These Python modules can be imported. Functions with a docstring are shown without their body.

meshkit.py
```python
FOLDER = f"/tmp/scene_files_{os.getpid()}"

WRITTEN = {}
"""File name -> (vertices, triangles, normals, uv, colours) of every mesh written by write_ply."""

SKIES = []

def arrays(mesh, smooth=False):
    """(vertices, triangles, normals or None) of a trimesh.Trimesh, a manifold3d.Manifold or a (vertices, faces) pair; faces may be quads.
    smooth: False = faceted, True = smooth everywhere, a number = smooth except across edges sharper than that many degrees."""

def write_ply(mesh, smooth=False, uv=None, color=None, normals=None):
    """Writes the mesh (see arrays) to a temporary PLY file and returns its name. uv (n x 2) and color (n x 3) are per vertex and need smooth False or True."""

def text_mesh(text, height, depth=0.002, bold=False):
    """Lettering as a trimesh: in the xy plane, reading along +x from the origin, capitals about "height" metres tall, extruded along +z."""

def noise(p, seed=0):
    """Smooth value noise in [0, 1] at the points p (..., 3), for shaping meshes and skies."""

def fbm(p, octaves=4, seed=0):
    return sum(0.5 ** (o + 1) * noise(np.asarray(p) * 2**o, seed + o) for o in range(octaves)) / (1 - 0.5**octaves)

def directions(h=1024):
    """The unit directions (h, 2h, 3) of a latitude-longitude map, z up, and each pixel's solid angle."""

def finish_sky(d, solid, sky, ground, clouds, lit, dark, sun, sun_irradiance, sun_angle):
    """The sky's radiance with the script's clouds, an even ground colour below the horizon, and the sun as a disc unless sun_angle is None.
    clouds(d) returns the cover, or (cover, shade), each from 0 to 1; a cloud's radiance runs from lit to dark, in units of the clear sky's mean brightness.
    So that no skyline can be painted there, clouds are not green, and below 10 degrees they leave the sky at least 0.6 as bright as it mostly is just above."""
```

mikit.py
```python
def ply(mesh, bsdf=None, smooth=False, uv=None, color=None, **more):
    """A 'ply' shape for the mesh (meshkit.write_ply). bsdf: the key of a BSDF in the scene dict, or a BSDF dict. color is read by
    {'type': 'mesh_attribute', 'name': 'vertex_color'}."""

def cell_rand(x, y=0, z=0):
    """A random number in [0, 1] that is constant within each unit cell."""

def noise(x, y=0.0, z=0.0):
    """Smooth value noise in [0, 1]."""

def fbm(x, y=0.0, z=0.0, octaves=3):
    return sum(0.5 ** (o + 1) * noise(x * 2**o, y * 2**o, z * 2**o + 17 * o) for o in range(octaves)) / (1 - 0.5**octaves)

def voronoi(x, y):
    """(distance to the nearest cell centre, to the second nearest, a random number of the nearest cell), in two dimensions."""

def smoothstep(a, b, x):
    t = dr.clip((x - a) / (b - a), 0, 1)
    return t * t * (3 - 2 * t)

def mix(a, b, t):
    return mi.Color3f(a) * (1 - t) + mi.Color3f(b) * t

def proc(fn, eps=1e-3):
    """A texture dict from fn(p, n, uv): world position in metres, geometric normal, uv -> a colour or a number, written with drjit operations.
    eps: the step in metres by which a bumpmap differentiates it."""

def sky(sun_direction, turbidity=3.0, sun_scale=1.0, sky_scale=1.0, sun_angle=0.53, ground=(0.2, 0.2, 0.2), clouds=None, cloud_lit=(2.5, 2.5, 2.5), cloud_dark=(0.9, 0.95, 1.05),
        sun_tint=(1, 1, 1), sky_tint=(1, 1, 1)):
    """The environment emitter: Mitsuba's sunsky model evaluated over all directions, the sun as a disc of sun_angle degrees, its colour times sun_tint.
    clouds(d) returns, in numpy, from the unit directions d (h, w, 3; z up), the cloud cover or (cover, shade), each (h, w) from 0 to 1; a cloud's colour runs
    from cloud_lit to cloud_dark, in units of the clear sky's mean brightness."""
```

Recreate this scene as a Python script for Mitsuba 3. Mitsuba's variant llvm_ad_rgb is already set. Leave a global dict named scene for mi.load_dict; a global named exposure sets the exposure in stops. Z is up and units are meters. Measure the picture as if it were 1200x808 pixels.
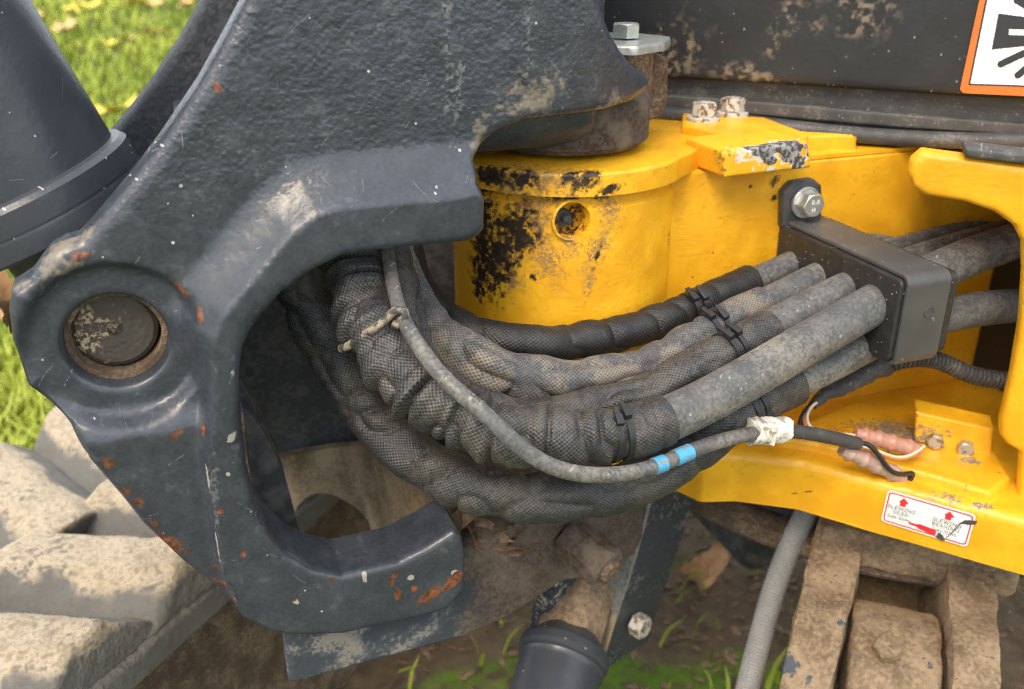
import math, random
import numpy as np, trimesh, shapely
from shapely.geometry import Polygon, Point
from shapely.ops import unary_union
from scipy.spatial import Delaunay
from scipy.interpolate import CubicSpline
import drjit as dr
import mitsuba as mi
import mikit, meshkit
from mikit import noise, fbm, voronoi, smoothstep, mix

def noise(x, y=0.0, z=0.0):
    x, y, z = mi.Float(x), mi.Float(y), mi.Float(z)
    i, j, k = dr.floor(x), dr.floor(y), dr.floor(z)
    u, v, w = x-i, y-j, z-k
    u, v, w = u*u*(3-2*u), v*v*(3-2*v), w*w*(3-2*w)
    h = mi.UInt32(mi.Int32(i))*374761393+mi.UInt32(mi.Int32(j))*668265263+mi.UInt32(mi.Int32(k))*2147483629
    def r(o):
        q = h+(o & 0xFFFFFFFF); q = (q ^ (q >> 15))*1274126177
        return mi.Float(q >> 8)
    A, B, D = 374761393, 668265263, 2147483629
    e = lambda o: dr.lerp(r(o), r(o+A), u)
    return dr.lerp(dr.lerp(e(0), e(B), v), dr.lerp(e(D), e(B+D), v), w)*(1/16777216.)
def fbm(x, y=0.0, z=0.0, octaves=3):
    x, y, z = mi.Float(x), mi.Float(y), mi.Float(z)
    return sum(0.5 ** (o + 1) * noise(x * 2**o, y * 2**o, z * 2**o + 17 * o) for o in range(octaves)) / (1 - 0.5**octaves)
rng = np.random.default_rng(7); random.seed(7)
scene = {'type': 'scene'}
labels = {}

# ------------------------------------------------------------------ camera, sky, exposure
PITCH, YAW, DIST, FPX = math.radians(24), math.radians(20), 0.6, 1100.0
CF = np.array([math.sin(YAW)*math.cos(PITCH), math.cos(YAW)*math.cos(PITCH), -math.sin(PITCH)])
CR = np.array([math.cos(YAW), -math.sin(YAW), 0.0])
CU = np.cross(CR, CF)
CO = -DIST*CF
scene['camera'] = {'type': 'thinlens', 'fov': 2*math.degrees(math.atan(600/FPX)), 'fov_axis': 'x', 'aperture_radius': 0.0022,
                   'focus_distance': 0.56, 'near_clip': 0.02, 'far_clip': 400.0,
                   'to_world': mi.ScalarTransform4f().look_at(origin=CO.tolist(), target=(CO+CF).tolist(), up=[0, 0, 1]),
                   'film': {'type': 'hdrfilm', 'width': 1024, 'height': 689}, 'sampler': {'type': 'independent'}}
scene['sky'] = mikit.sky((-0.75, -0.75, 1.1), turbidity=3, sun_scale=0.24, sun_angle=24, clouds=lambda d: 0.95, cloud_lit=(2.36, 2.5, 2.72), ground=(0.12, 0.14, 0.08))
exposure = 3.15

# ------------------------------------------------------------------ helpers: where things stand
def ray(x, y): return CF + CR*(x-600)/FPX + CU*(404-y)/FPX
def atY(x, y, v): d = ray(x, y); return CO + d*(v-CO[1])/d[1]
def atZ(x, y, v): d = ray(x, y); return CO + d*(v-CO[2])/d[2]
def nz(v): v = np.asarray(v, float); return v/np.linalg.norm(v)

class Frame:
    """A working plane: origin, two axes in it and its normal a x b."""
    def __init__(s, o, a, b): s.o, s.a, s.b = np.asarray(o, float), nz(a), nz(b); s.n = np.cross(s.a, s.b)
    def px(s, x, y, h=0.0):
        d = ray(x, y); t = ((s.o+s.n*h-CO)@s.n)/(d@s.n); q = CO+d*t-s.o
        return np.array([q@s.a, q@s.b])
    def w(s, ab, h=0.0):
        ab = np.atleast_2d(ab); return s.o + ab[:, :1]*s.a + ab[:, 1:2]*s.b + np.reshape(h*np.ones(len(ab)), (-1, 1))*s.n

def fly(y): return Frame((0, y, 0), (1, 0, 0), (0, 0, 1))
def fup(z): return Frame((0, 0, z), (1, 0, 0), (0, 1, 0))
DIR = nz((0.77, -0.64, 0))                     # the way the slewed house and deck edges run
def fdeck(p): return Frame(p, DIR, (0, 0, 1))

def resample(c, step):
    c = np.asarray(c)[:, :2]; ls = shapely.LinearRing(c); n = max(8, int(ls.length/step))
    return np.array([ls.interpolate(t, normalized=True).coords[0] for t in np.arange(n)/n])

def roundpoly(pts, r):
    p = Polygon(pts).buffer(0); return p.buffer(-r).buffer(2*r).buffer(-r) if r else p

def relief(fr, poly, h=0.0, r=0.003, thick=0.01, step=0.004, sb=0.002, back=True, lumps=0.0, seed=0, lf=90):
    """A plate on a frame: front surface h above the plane with edges rounded by r (number or function), walls and a back at -thick."""
    if not isinstance(poly, shapely.Geometry): poly = Polygon(poly).buffer(0)
    poly = shapely.geometry.polygon.orient(poly)
    rmax = r if not callable(r) else 0.009
    rings = [resample(q.coords, sb) for q in [poly.exterior, *poly.interiors]]
    P = [*rings]
    if rmax > 0:
        for k in (0.12, 0.32, 0.6, 1.0):
            g = poly.buffer(-k*rmax, quad_segs=4)
            for gg in getattr(g, 'geoms', [g]):
                if gg.is_empty: continue
                for q in [gg.exterior, *gg.interiors]:
                    if q.length > 4*sb: P.append(resample(q.coords, sb*1.2))
    x0, y0, x1, y1 = poly.bounds
    gx, gy = np.meshgrid(np.arange(x0, x1, step), np.arange(y0, y1, step))
    G = np.stack([gx.ravel(), gy.ravel()], 1) + np.random.default_rng(seed+1).uniform(-.2, .2, (gx.size, 2))*step
    inner = poly.buffer(-max(rmax*1.15, step*.5))
    G = G[shapely.contains_xy(inner, G[:, 0], G[:, 1])] if not inner.is_empty else G[:0]
    nb = sum(len(q) for q in rings)
    P = np.vstack([*P, G])
    d = shapely.distance(shapely.points(P), poly.boundary); d[:nb] = 0
    rr = r(P) if callable(r) else np.full(len(P), float(r))
    u = np.clip(1-d/np.maximum(rr, 1e-9), 0, 1) if rmax > 0 else np.zeros(len(P))
    H = (h(P) if callable(h) else np.full(len(P), float(h))) - rr*(1-np.sqrt(np.maximum(0, 1-u*u)))
    if lumps:
        q = fr.w(P, H); H = H + lumps*(meshkit.fbm(q*lf+50, 3, seed)-.5)*2
    T = Delaunay(P).simplices
    c = P[T].mean(1); T = T[shapely.contains_xy(poly, c[:, 0], c[:, 1])]
    e1, e2 = P[T[:, 1]]-P[T[:, 0]], P[T[:, 2]]-P[T[:, 0]]
    A = e1[:, 0]*e2[:, 1]-e1[:, 1]*e2[:, 0]; T[A < 0] = T[A < 0][:, ::-1]; T = T[np.abs(A) > 1e-13]
    V = [fr.w(P, H)]; F = [T]; n = len(P)
    th = thick(P[:nb]) if callable(thick) else np.full(nb, float(thick))
    base = 0 if rmax > 0 else n
    if rmax <= 0: V.append(fr.w(P[:nb], H[:nb])); n += nb
    V.append(fr.w(P[:nb], -th)); wb = n; n += nb
    i = 0
    for q in rings:
        k = np.arange(len(q)); k2 = (k+1) % len(q)
        f0, f1, b0, b1 = base+i+k, base+i+k2, wb+i+k, wb+i+k2
        F += [np.stack([f0, b0, b1], 1), np.stack([f0, b1, f1], 1)]; i += len(q)
    if back:
        V.append(fr.w(P[:nb], -th)); TB = Delaunay(P[:nb]).simplices
        c = P[TB].mean(1); TB = TB[shapely.contains_xy(poly, c[:, 0], c[:, 1])]
        e1, e2 = P[TB[:, 1]]-P[TB[:, 0]], P[TB[:, 2]]-P[TB[:, 0]]
        A = e1[:, 0]*e2[:, 1]-e1[:, 1]*e2[:, 0]; TB[A > 0] = TB[A > 0][:, ::-1]; F.append(TB+n)
    return trimesh.Trimesh(np.vstack(V), np.vstack(F), process=False)

def spline(P, ds):
    P = np.asarray(P, float); t = np.r_[0, np.cumsum(np.sqrt(np.linalg.norm(np.diff(P, axis=0), axis=1)))]
    cs = CubicSpline(t, P); q = cs(np.linspace(0, t[-1], 600))
    s = np.r_[0, np.cumsum(np.linalg.norm(np.diff(q, axis=0), axis=1))]
    n = max(4, int(s[-1]/ds)); ss = np.linspace(0, s[-1], n)
    return np.stack([np.interp(ss, s, q[:, k]) for k in range(3)], 1), ss

def sweep(Q, S, rad, sides=20, away=(0.2, 1, -0.3), caps=True, usc=None):
    """A tube along Q (n x 3); rad is a number, (n,) or (n, sides). Returns mesh, uv in metres."""
    T = np.gradient(Q, axis=0); T /= np.linalg.norm(T, axis=1, keepdims=True)
    N = np.zeros_like(Q); v = np.asarray(away, float); v = v-T[0]*(v@T[0]); v /= np.linalg.norm(v)
    for i in range(len(Q)):
        v = v-T[i]*(v@T[i]); v /= np.linalg.norm(v); N[i] = v
    B = np.cross(T, N)
    R = np.asarray(rad, float)
    R = np.full((len(Q), sides), float(R)) if R.ndim == 0 else (np.repeat(R[:, None], sides, 1) if R.ndim == 1 else R)
    R = np.hstack([R, R[:, :1]]); a = np.linspace(0, 2*np.pi, sides+1)
    V = Q[:, None]+R[..., None]*(np.cos(a)[None, :, None]*N[:, None]+np.sin(a)[None, :, None]*B[:, None])
    m = sides+1; n = len(Q)
    i, j = np.meshgrid(np.arange(n-1), np.arange(sides), indexing='ij')
    q0, q1, q2, q3 = i*m+j, i*m+j+1, (i+1)*m+j+1, (i+1)*m+j
    F = np.vstack([np.stack([q0, q1, q2], -1).reshape(-1, 3), np.stack([q0, q2, q3], -1).reshape(-1, 3)])
    r0 = R.mean() if usc is None else usc
    UV = np.stack([np.broadcast_to(a*r0, (n, m)), np.broadcast_to(S[:, None], (n, m))], -1).reshape(-1, 2)
    V = V.reshape(-1, 3)
    if caps:
        for e, rev in ((0, True), (n-1, False)):
            k = len(V); V = np.vstack([V, V[e*m:e*m+m], Q[e:e+1]]); UV = np.vstack([UV, UV[e*m:e*m+m], [[0, S[e]]]])
            jj = np.arange(sides); f = np.stack([k+jj, k+jj+1, np.full(sides, k+m)], 1)
            F = np.vstack([F, f[:, ::-1] if rev else f])
    return trimesh.Trimesh(V, F, process=False), UV

def ringangles(sides): return np.arange(sides)*2*np.pi/sides

def frame_at(Q, k, away=(0.2, 1, -0.3)):
    T = nz(Q[min(k+1, len(Q)-1)]-Q[max(k-1, 0)]); n = np.asarray(away, float); n = nz(n-T*(n@T)); return T, n, np.cross(T, n)

def cyl(p0, p1, r, sides=40, r1=None, ch=0.0):
    """A cylinder or cone from p0 to p1, its far rim chamfered by ch."""
    p0, p1 = np.asarray(p0, float), np.asarray(p1, float); L = np.linalg.norm(p1-p0); r1 = r if r1 is None else r1
    prof = [(0, 0), (r, 0), (r1, L-ch), (r1-ch, L), (0, L)] if ch else [(0, 0), (r, 0), (r1, L), (0, L)]
    m = trimesh.creation.revolve(np.array(prof), sections=sides)
    m.apply_transform(trimesh.geometry.align_vectors([0, 0, 1], nz(p1-p0))); m.apply_translation(p0); return m

def lathe(prof, p0, axis, sides=48):
    m = trimesh.creation.revolve(np.array(prof, float), sections=sides)
    m.apply_transform(trimesh.geometry.align_vectors([0, 0, 1], nz(axis))); m.apply_translation(p0); return m

def box(c, ex, axes=None, r=0.0):
    import manifold3d as m3
    ex = np.asarray(ex, float)
    if r:
        s = m3.Manifold.sphere(r, 16); hs = [s.translate(((sx*(ex[0]/2-r)), sy*(ex[1]/2-r), sz*(ex[2]/2-r))) for sx in (-1, 1) for sy in (-1, 1) for sz in (-1, 1)]
        mm = m3.Manifold.batch_hull(hs).to_mesh(); m = trimesh.Trimesh(mm.vert_properties[:, :3], mm.tri_verts)
    else: m = trimesh.creation.box(ex)
    if axes is not None:
        M = np.eye(4); M[:3, :3] = np.stack([nz(v) for v in axes], 1); m.apply_transform(M)
    m.apply_translation(c); return m

def hexhead(c, axis, af, h, spin=0.0, dome=0.12):
    """A hexagon head, its top chamfered to a circle."""
    import manifold3d as m3
    R = af/math.sqrt(3)
    hexa = m3.Manifold.cylinder(h, R, R, 6); cone = m3.Manifold.revolve(m3.CrossSection([[(0, -.001), (R*1.3, -.001), (R*1.3, h*.62), (af/2*.95, h), (0, h)]]), 48)
    mm = (hexa ^ cone).to_mesh(); m = trimesh.Trimesh(mm.vert_properties[:, :3], mm.tri_verts)
    m.apply_transform(trimesh.transformations.rotation_matrix(spin, [0, 0, 1]))
    m.apply_transform(trimesh.geometry.align_vectors([0, 0, 1], nz(axis))); m.apply_translation(c); return m

def lump(m, amp, f, seed=0, sub=0.0):
    if sub: m = m.subdivide_to_size(sub, max_iter=9)
    m.merge_vertices(); n = m.vertex_normals; m.vertices = m.vertices + n*((meshkit.fbm(m.vertices*f+31, 3, seed)-.5)*2*amp)[:, None]; return m

def number(key):
    if key not in used: used.add(key); return key
    i = 1
    while f'{key}_{i:03d}' in used: i += 1
    used.add(f'{key}_{i:03d}'); return f'{key}_{i:03d}'
used = set()
def put(key, mesh, bsdf, smooth=35, uv=None, label=None, **more):
    key = number(key); scene[key] = mikit.ply(mesh, bsdf, smooth=smooth, uv=uv, **more)
    if label: labels.setdefault(key, {})['label'] = label
    return key
def thing(key, label, cat, group=None, kind=None):
    key = number(key); labels[key] = {'label': label, 'category': cat}
    if group: labels[key]['group'] = group
    if kind: labels[key]['kind'] = kind
    return key
def tag(key, label, cat=None, group=None, kind=None):
    labels[key] = {k: v for k, v in dict(label=label, category=cat, group=group, kind=kind).items() if v}

# ------------------------------------------------------------------ materials
def C(*v): return mi.Color3f(*v)
def blot(p, c, r, n, soft=0.3, ax=None, k=1.0):
    """A stain of radius r round c with an outline ragged by the noise n; ax, k: k times longer along ax."""
    q = p-mi.Point3f(*map(float, c))
    if ax is not None:
        a = mi.Vector3f(*map(float, nz(ax))); q = q-a*(dr.dot(q, a)*(1-1/k))
    d = dr.norm(q)/r + (n-.5)*2.1
    return 1-smoothstep(1-soft, 1, d)

def spots(p, lst, n, soft=0.3):
    m = mi.Float(0)
    for s in lst: m = dr.maximum(m, blot(p, s[0], s[1], n, soft, *(s[2:])))
    return m
def specks(a, b, cell, size, share):
    d, _, w = voronoi(a/cell, b/cell); return dr.select((w < share) & (d < size*(.35+.65*w/share)), 1.0, 0.0)
def scratches(a, b, cell=.03, w=.011, share=.5):
    """Short, slightly bent scratches: at most one in each cell, each with its own angle, length and bend."""
    out = mi.Float(0)
    for o in (0.0, .47):
        x, y = a/cell+o, b/cell+o*1.7; i, j = dr.floor(x), dr.floor(y); r = [mikit.cell_rand(i, j, k+9*o) for k in (1, 2, 3)]
        fx, fy = x-i-.5+(r[1]-.5)*.3, y-j-.5+(r[2]-.5)*.3; t = r[0]*3.1416; q = r[1]*7.3; q = q-dr.floor(q)
        u, v = fx*dr.cos(t)+fy*dr.sin(t), fy*dr.cos(t)-fx*dr.sin(t); v = v+u*u*(r[2]-.5)*1.6
        out = dr.maximum(out, dr.select((dr.abs(v) < w*(.3+q)) & (dr.abs(u) < .06+.26*r[2]) & (q < share), .35+.65*r[1], 0.0))
    return out
def Pz(x, y, v=0.0): return atY(x, y, v)
RUST = [(Pz(256, 103), .0035), (Pz(90, 300), .004), (Pz(99, 298), .003), (Pz(208, 338), .006, (1, 0, -.7), 1.7), (Pz(233, 368, -.01), .004, (0, 0, 1), 2), (Pz(66, 458), .006, (1, 0, -.8), 1.6),
        (Pz(21, 398), .004, (0, 0, 1), 1.8), (Pz(14, 410), .004, (0, 0, 1), 2.2), (Pz(147, 516, -.01), .0045, (1, 0, 0), 1.5), (Pz(188, 523, -.01), .004), (Pz(172, 523, -.01), .0033), (Pz(208, 513, -.01), .006, (1, 0, .2), 1.4),
        (Pz(238, 503, -.01), .003, (0, 0, 1), 2.5), (Pz(125, 550, -.01), .006, (.3, 0, 1), 1.6), (Pz(136, 567, -.01), .005), (Pz(147, 581, -.01), .006), (Pz(163, 592, -.01), .006, (0, 0, 1), 1.6),
        (Pz(178, 618, -.01), .006, (0, 0, 1), 1.7), (Pz(195, 640, -.01), .009, (1, 0, -1), 2.0), (Pz(170, 548, -.01), .003), (Pz(184, 552, -.01), .004), (Pz(246, 667, -.01), .004, (1, 0, 0), 2), (Pz(252, 685, -.01), .006, (1, 0, -.4), 2),
        (Pz(276, 700, -.015), .0045), (Pz(286, 651, -.02), .004), (Pz(258, 600, -.02), .003), (Pz(387, 678, -.02), .002), (Pz(463, 675, -.02), .0028), (Pz(459, 682, -.02), .002, (0, 0, 1), 3), (Pz(466, 697, -.02), .003, (0, 0, 1), 2),
        (Pz(485, 690, -.02), .004), (Pz(505, 697, -.02), .006, (1, 0, .5), 2.4), (Pz(530, 682, -.02), .006, (1, 0, .7), 2.4), (Pz(490, 702, -.01), .004, (1, 0, .2), 3), (Pz(440, 722, -.015), .003, (1, 0, .2), 4), (Pz(408, 722, -.015), .0035),
        (Pz(345, 703, -.02), .002), (Pz(500, 194, -.01), .0022, (1, 0, .2), 2), (Pz(490, 752, .01), .006), (Pz(470, 770, .01), .005, (1, 0, .2), 3)]
PALE = [(Pz(533, 672, -.02), .0035), (Pz(481, 677, -.02), .0032), (Pz(347, 705, -.02), .0028), (Pz(384, 658, -.02), .0025), (Pz(268, 556, -.02), .002), (Pz(252, 527, -.015), .0045, (1, 0, .4), 1.6), (Pz(273, 513, -.02), .0035, (1, 0, .5), 2),
        (Pz(427, 675, -.02), .0022, (0, 0, 1), 3.5), (Pz(212, 218), .0012), (Pz(197, 239), .001), (Pz(226, 253), .0009), (Pz(146, 232), .0014), (Pz(260, 358, -.01), .003), (Pz(226, 343, -.01), .002, (0, 0, 1), 2), (Pz(275, 440, -.02), .003, (.4, 0, 1), 2.5),
        (Pz(650, 83), .0028, (1, 0, .2), 1.8), (Pz(455, 220, -.015), .0016), (Pz(512, 219, -.015), .0016), (Pz(150, 375, .0), .002), (Pz(246, 560, -.015), .003, (0, 0, 1), 5), (Pz(256, 640, -.015), .002, (0, 0, 1), 8), (Pz(397, 728, -.01), .004, (1, 0, .2), 1.4)]
STREAK = [(Pz(525, 40), .004, (0, 0, 1), 14), (Pz(537, 110), .003, (.1, 0, 1), 12), (Pz(670, 70), .003, (0, 0, 1), 14), (Pz(250, 600, -.02), .004, (.1, 0, 1), 12), (Pz(620, 60), .003, (0, 0, 1), 14)]
DUST = [(Pz(628, 113), .014, (1, 0, .4), 1.6), (Pz(690, 128, .02), .008, (1, 0, .2), 5), (Pz(560, 165), .006, (0.2, 0, 1), 3), (Pz(75, 290, .005), .012, (.6, 0, .5), 2), (Pz(20, 335, .005), .008)]

PALE = [(q[0], q[1]*.75, *q[2:]) for q in PALE]; RUST = [(q[0], q[1]*.85, *q[2:]) for q in RUST]
def cast_color(p, n, uv):
    n1 = fbm(p.x*70, p.y*70, p.z*70, 3); n2 = fbm(p.x*520, p.y*520, p.z*520, 2); n3 = fbm(p.x*240+5, p.y*240, p.z*240, 3)
    c = mix(C(.028, .033, .044), C(.047, .054, .068), smoothstep(.25, .75, n1*.6+n2*.4))
    c = mix(c, C(.11, .12, .13), .4*smoothstep(.58, .75, n3)*smoothstep(.5, .7, n1))
    c = mix(c, C(.2, .21, .215), .75*scratches(p.x, p.z)*smoothstep(.38, .55, n2))
    c = mix(c, C(.45, .45, .42), .8*specks(p.x+.3*p.y, p.z, .019, .05, .16))
    c = mix(c, C(.33, .27, .19), .5*spots(p, DUST, n3, .9))
    c = mix(c, C(.3, .31, .3), .3*spots(p, STREAK, n3, .9)*smoothstep(.42, .58, n2))
    c = mix(c, C(.45, .42, .36), .7*spots(p, PALE, n3*.6+n2*.4, .35))
    return mix(c, mix(C(.07, .026, .015), C(.27, .09, .035), smoothstep(.3, .7, n2*.6+n3*.4)), spots(p, RUST, n3*.6+n2*.4, .4))
def cast_bump(p, n, uv):
    web = smoothstep(.1, .15, p.z-.15*p.x)*smoothstep(-.15, -.1, -p.x+p.z*.3) * smoothstep(.25, .6, fbm(p.x*14, p.y*14, p.z*14, 2)+.15)
    return fbm(p.x*330, p.y*330, p.z*330, 3)*.35+fbm(p.x*390+7, p.y*390, p.z*470, 2)*web*1.0
def cast_rough(p, n, uv): return .22+.25*fbm(p.x*150, p.y*150, p.z*150, 2)

def PT(x, y, R=.0815):
    d = ray(x, y); o = CO[:2]-np.array([.08, .11]); a = d[:2]@d[:2]; b = o@d[:2]; c = o@o-R*R
    return CO+d*((-b-math.sqrt(max(0, b*b-a*c)))/a)
YB = lambda x, y, v: atY(x, y, v) if x > 760 else PT(x, y,   .087 if y < 226 else .0815)
GREASE_SHADE = [(PT(674, 262)+np.array([.0, .012, 0]), .012), (YB(583, 300, .035), .017, (.3, -.3, 1), 2.0), (YB(600, 268, .033), .016, (1, 0, .4), 1.5), (YB(562, 320, .035), .009, (0, 0, 1), 2.4), (YB(612, 212, .03), .007, (1, -.4, .1), 2.2), (YB(575, 206, .035), .008, (1, -.8, 0), 2), (YB(640, 232, .035), .0035, (1, -.2, 0), 14), (YB(565, 275, .035), .016, (0, 0, 1), 2), (YB(612, 284, .035), .01, (.7, -.3, .6), 1.6),  # first entry: shade painted in the port pocket; one strip darkens the flange groove
          (YB(690, 205, .03), .007, (.8, 0, 1), 2), (YB(668, 202, .03), .004, (.5, 0, 1), 2), (YB(625, 325, .033), .0022, (1, 0, .4), 2), (YB(716, 222, .035), .004, (1, 0, .3), 3), (YB(565, 250, .04), .016, (0, 0, 1), 1.6), (YB(827, 183, .04), .004, (1, 0, .4), 2.2),
          (YB(908, 212, .06), .005), (YB(907, 232, .06), .0038), (YB(880, 219, .06), .0025), (YB(783, 275, .055), .002, (0, 0, 1), 5), (YB(700, 300, .04), .002, (.3, 0, 1), 6)]
BROWN = [(YB(592, 290, .035), .027, (.3, -.3, 1), 1.5), (YB(640, 210, .03), .02, (1, -.3, 0), 2.2), (YB(668, 285, .033), .012, (.3, 0, -1), 1.6), (YB(600, 330, .033), .012, (.3, 0, 1), 1.6), (YB(632, 262, .033), .013, (.3, 0, 1), 1.4), (YB(640, 300, .033), .018, (.5, 0, -1), 1.5), (YB(700, 290, .036), .012, (.5, 0, 1), 2.2), (YB(715, 245, .04), .014, (0, 0, 1), 1.4), (YB(620, 240, .033), .026, (1, 0, .2), 1.5), (YB(600, 215, .03), .03, (1, 0, 0), 1.5), (YB(690, 330, .036), .006, (0.1, 0, 1), 3)]
CHIP = [(atZ(1138, 542, -.118), .006, (1, -.7, 0), 1.2), (atZ(1110, 575, -.118), .011, (1, -.7, 0), 1.3), (atZ(1060, 510, -.118), .02, (1, -.7, 0), 2), (atZ(1148, 592, -.125), .004, (1, -.8, 0), 2.4), (atZ(1157, 598, -.125), .003)]
GREASE_SHADE = [(q[0], q[1]*1.3, *q[2:]) for q in GREASE_SHADE[:12]]+GREASE_SHADE[12:]
def yellow_color(p, n, uv):
    n1 = fbm(p.x*40, p.y*40, p.z*40, 3); n2 = fbm(p.x*330, p.y*330, p.z*330, 3); n3 = fbm(p.x*1100, p.y*1100, p.z*1100, 2)
    c = mix(C(.72, .345, .012), C(.84, .435, .018), smoothstep(.3, .7, n1))
    c = mix(c, C(.5, .26, .03), .3*smoothstep(.6, .75, n2)*smoothstep(.45, .6, n1))
    c = mix(c, C(.42, .27, .1), .5*scratches(p.x+.6*p.y, p.z+.5*p.y, .035, .010, .4)*smoothstep(.4, .55, n2))
    c = mix(c, C(.3, .17, .07), spots(p, BROWN, n2, 1.0)*smoothstep(.36, .5, n3*.5+n2*.5))
    c = mix(c, C(.05, .035, .025), .9*specks(p.x+p.y, p.z+.6*p.y, .016, .04, .2))
    c = mix(c, mix(C(.012, .009, .007), C(.06, .036, .022), n2), spots(p, GREASE_SHADE, n2*.7+n3*.3, .7))
    c = mix(c, mix(C(.1, .09, .085), C(.26, .24, .22), n3), spots(p, CHIP, n2, .2)*smoothstep(.4, .5, n3*.6+n2*.4+.04))
    return c
def yellow_bump(p, n, uv): return fbm(p.x*420, p.y*420, p.z*420, 2)*.5+fbm(p.x*90, p.y*90, p.z*60, 2)

def dirty_color(p, n, uv):      # dried brown mud and dust on metal
    n1 = fbm(p.x*60, p.y*60, p.z*60, 3); n2 = fbm(p.x*600, p.y*600, p.z*600, 3)
    c = mix(C(.085, .06, .043), C(.2, .145, .1), smoothstep(.3, .72, n1*.5+n2*.5))
    return mix(c, C(.3, .24, .17), .6*smoothstep(.56, .68, n2)*smoothstep(.4, .6, n1))
def dirty_bump(p, n, uv): return fbm(p.x*500, p.y*500, p.z*500, 3)+.8*fbm(p.x*120, p.y*120, p.z*120, 2)
def mud_color(p, n, uv):        # pale dried mud with the paint showing in chips
    n1 = fbm(p.x*45+3, p.y*45, p.z*45, 3); n2 = fbm(p.x*420, p.y*420, p.z*420, 3)
    c = mix(C(.15, .105, .068), C(.33, .245, .16), smoothstep(.3, .72, n1*.55+n2*.45))
    return mix(c, C(.08, .09, .105), smoothstep(.69, .73, n1*.8+n2*.2))
def arm_color(p, n, uv):        # the lower arm: paint to the left, caked earth to the right
    n1 = fbm(p.x*60, p.y*60, p.z*60, 3); n2 = fbm(p.x*500, p.y*500, p.z*500, 3)
    pt = mix(C(.045, .053, .064), C(.13, .14, .148), smoothstep(.4, .75, n1*.7+n2*.3)); pt = mix(pt, C(.3, .255, .2), .5*smoothstep(.54, .66, n1*.6+n2*.4))
    pt = mix(pt, C(.3, .1, .04), spots(p, RUST, n2, .3))
    e = mix(C(.06, .044, .036), C(.105, .08, .065), smoothstep(.3, .7, n2)); e = mix(e, C(.15, .12, .098), .5*smoothstep(.4, .8, n1))
    return mix(pt, e, smoothstep(-.055, -.02, p.x+(n1-.5)*.07+dr.clip(p.y-.03, 0, .05)))
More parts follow.
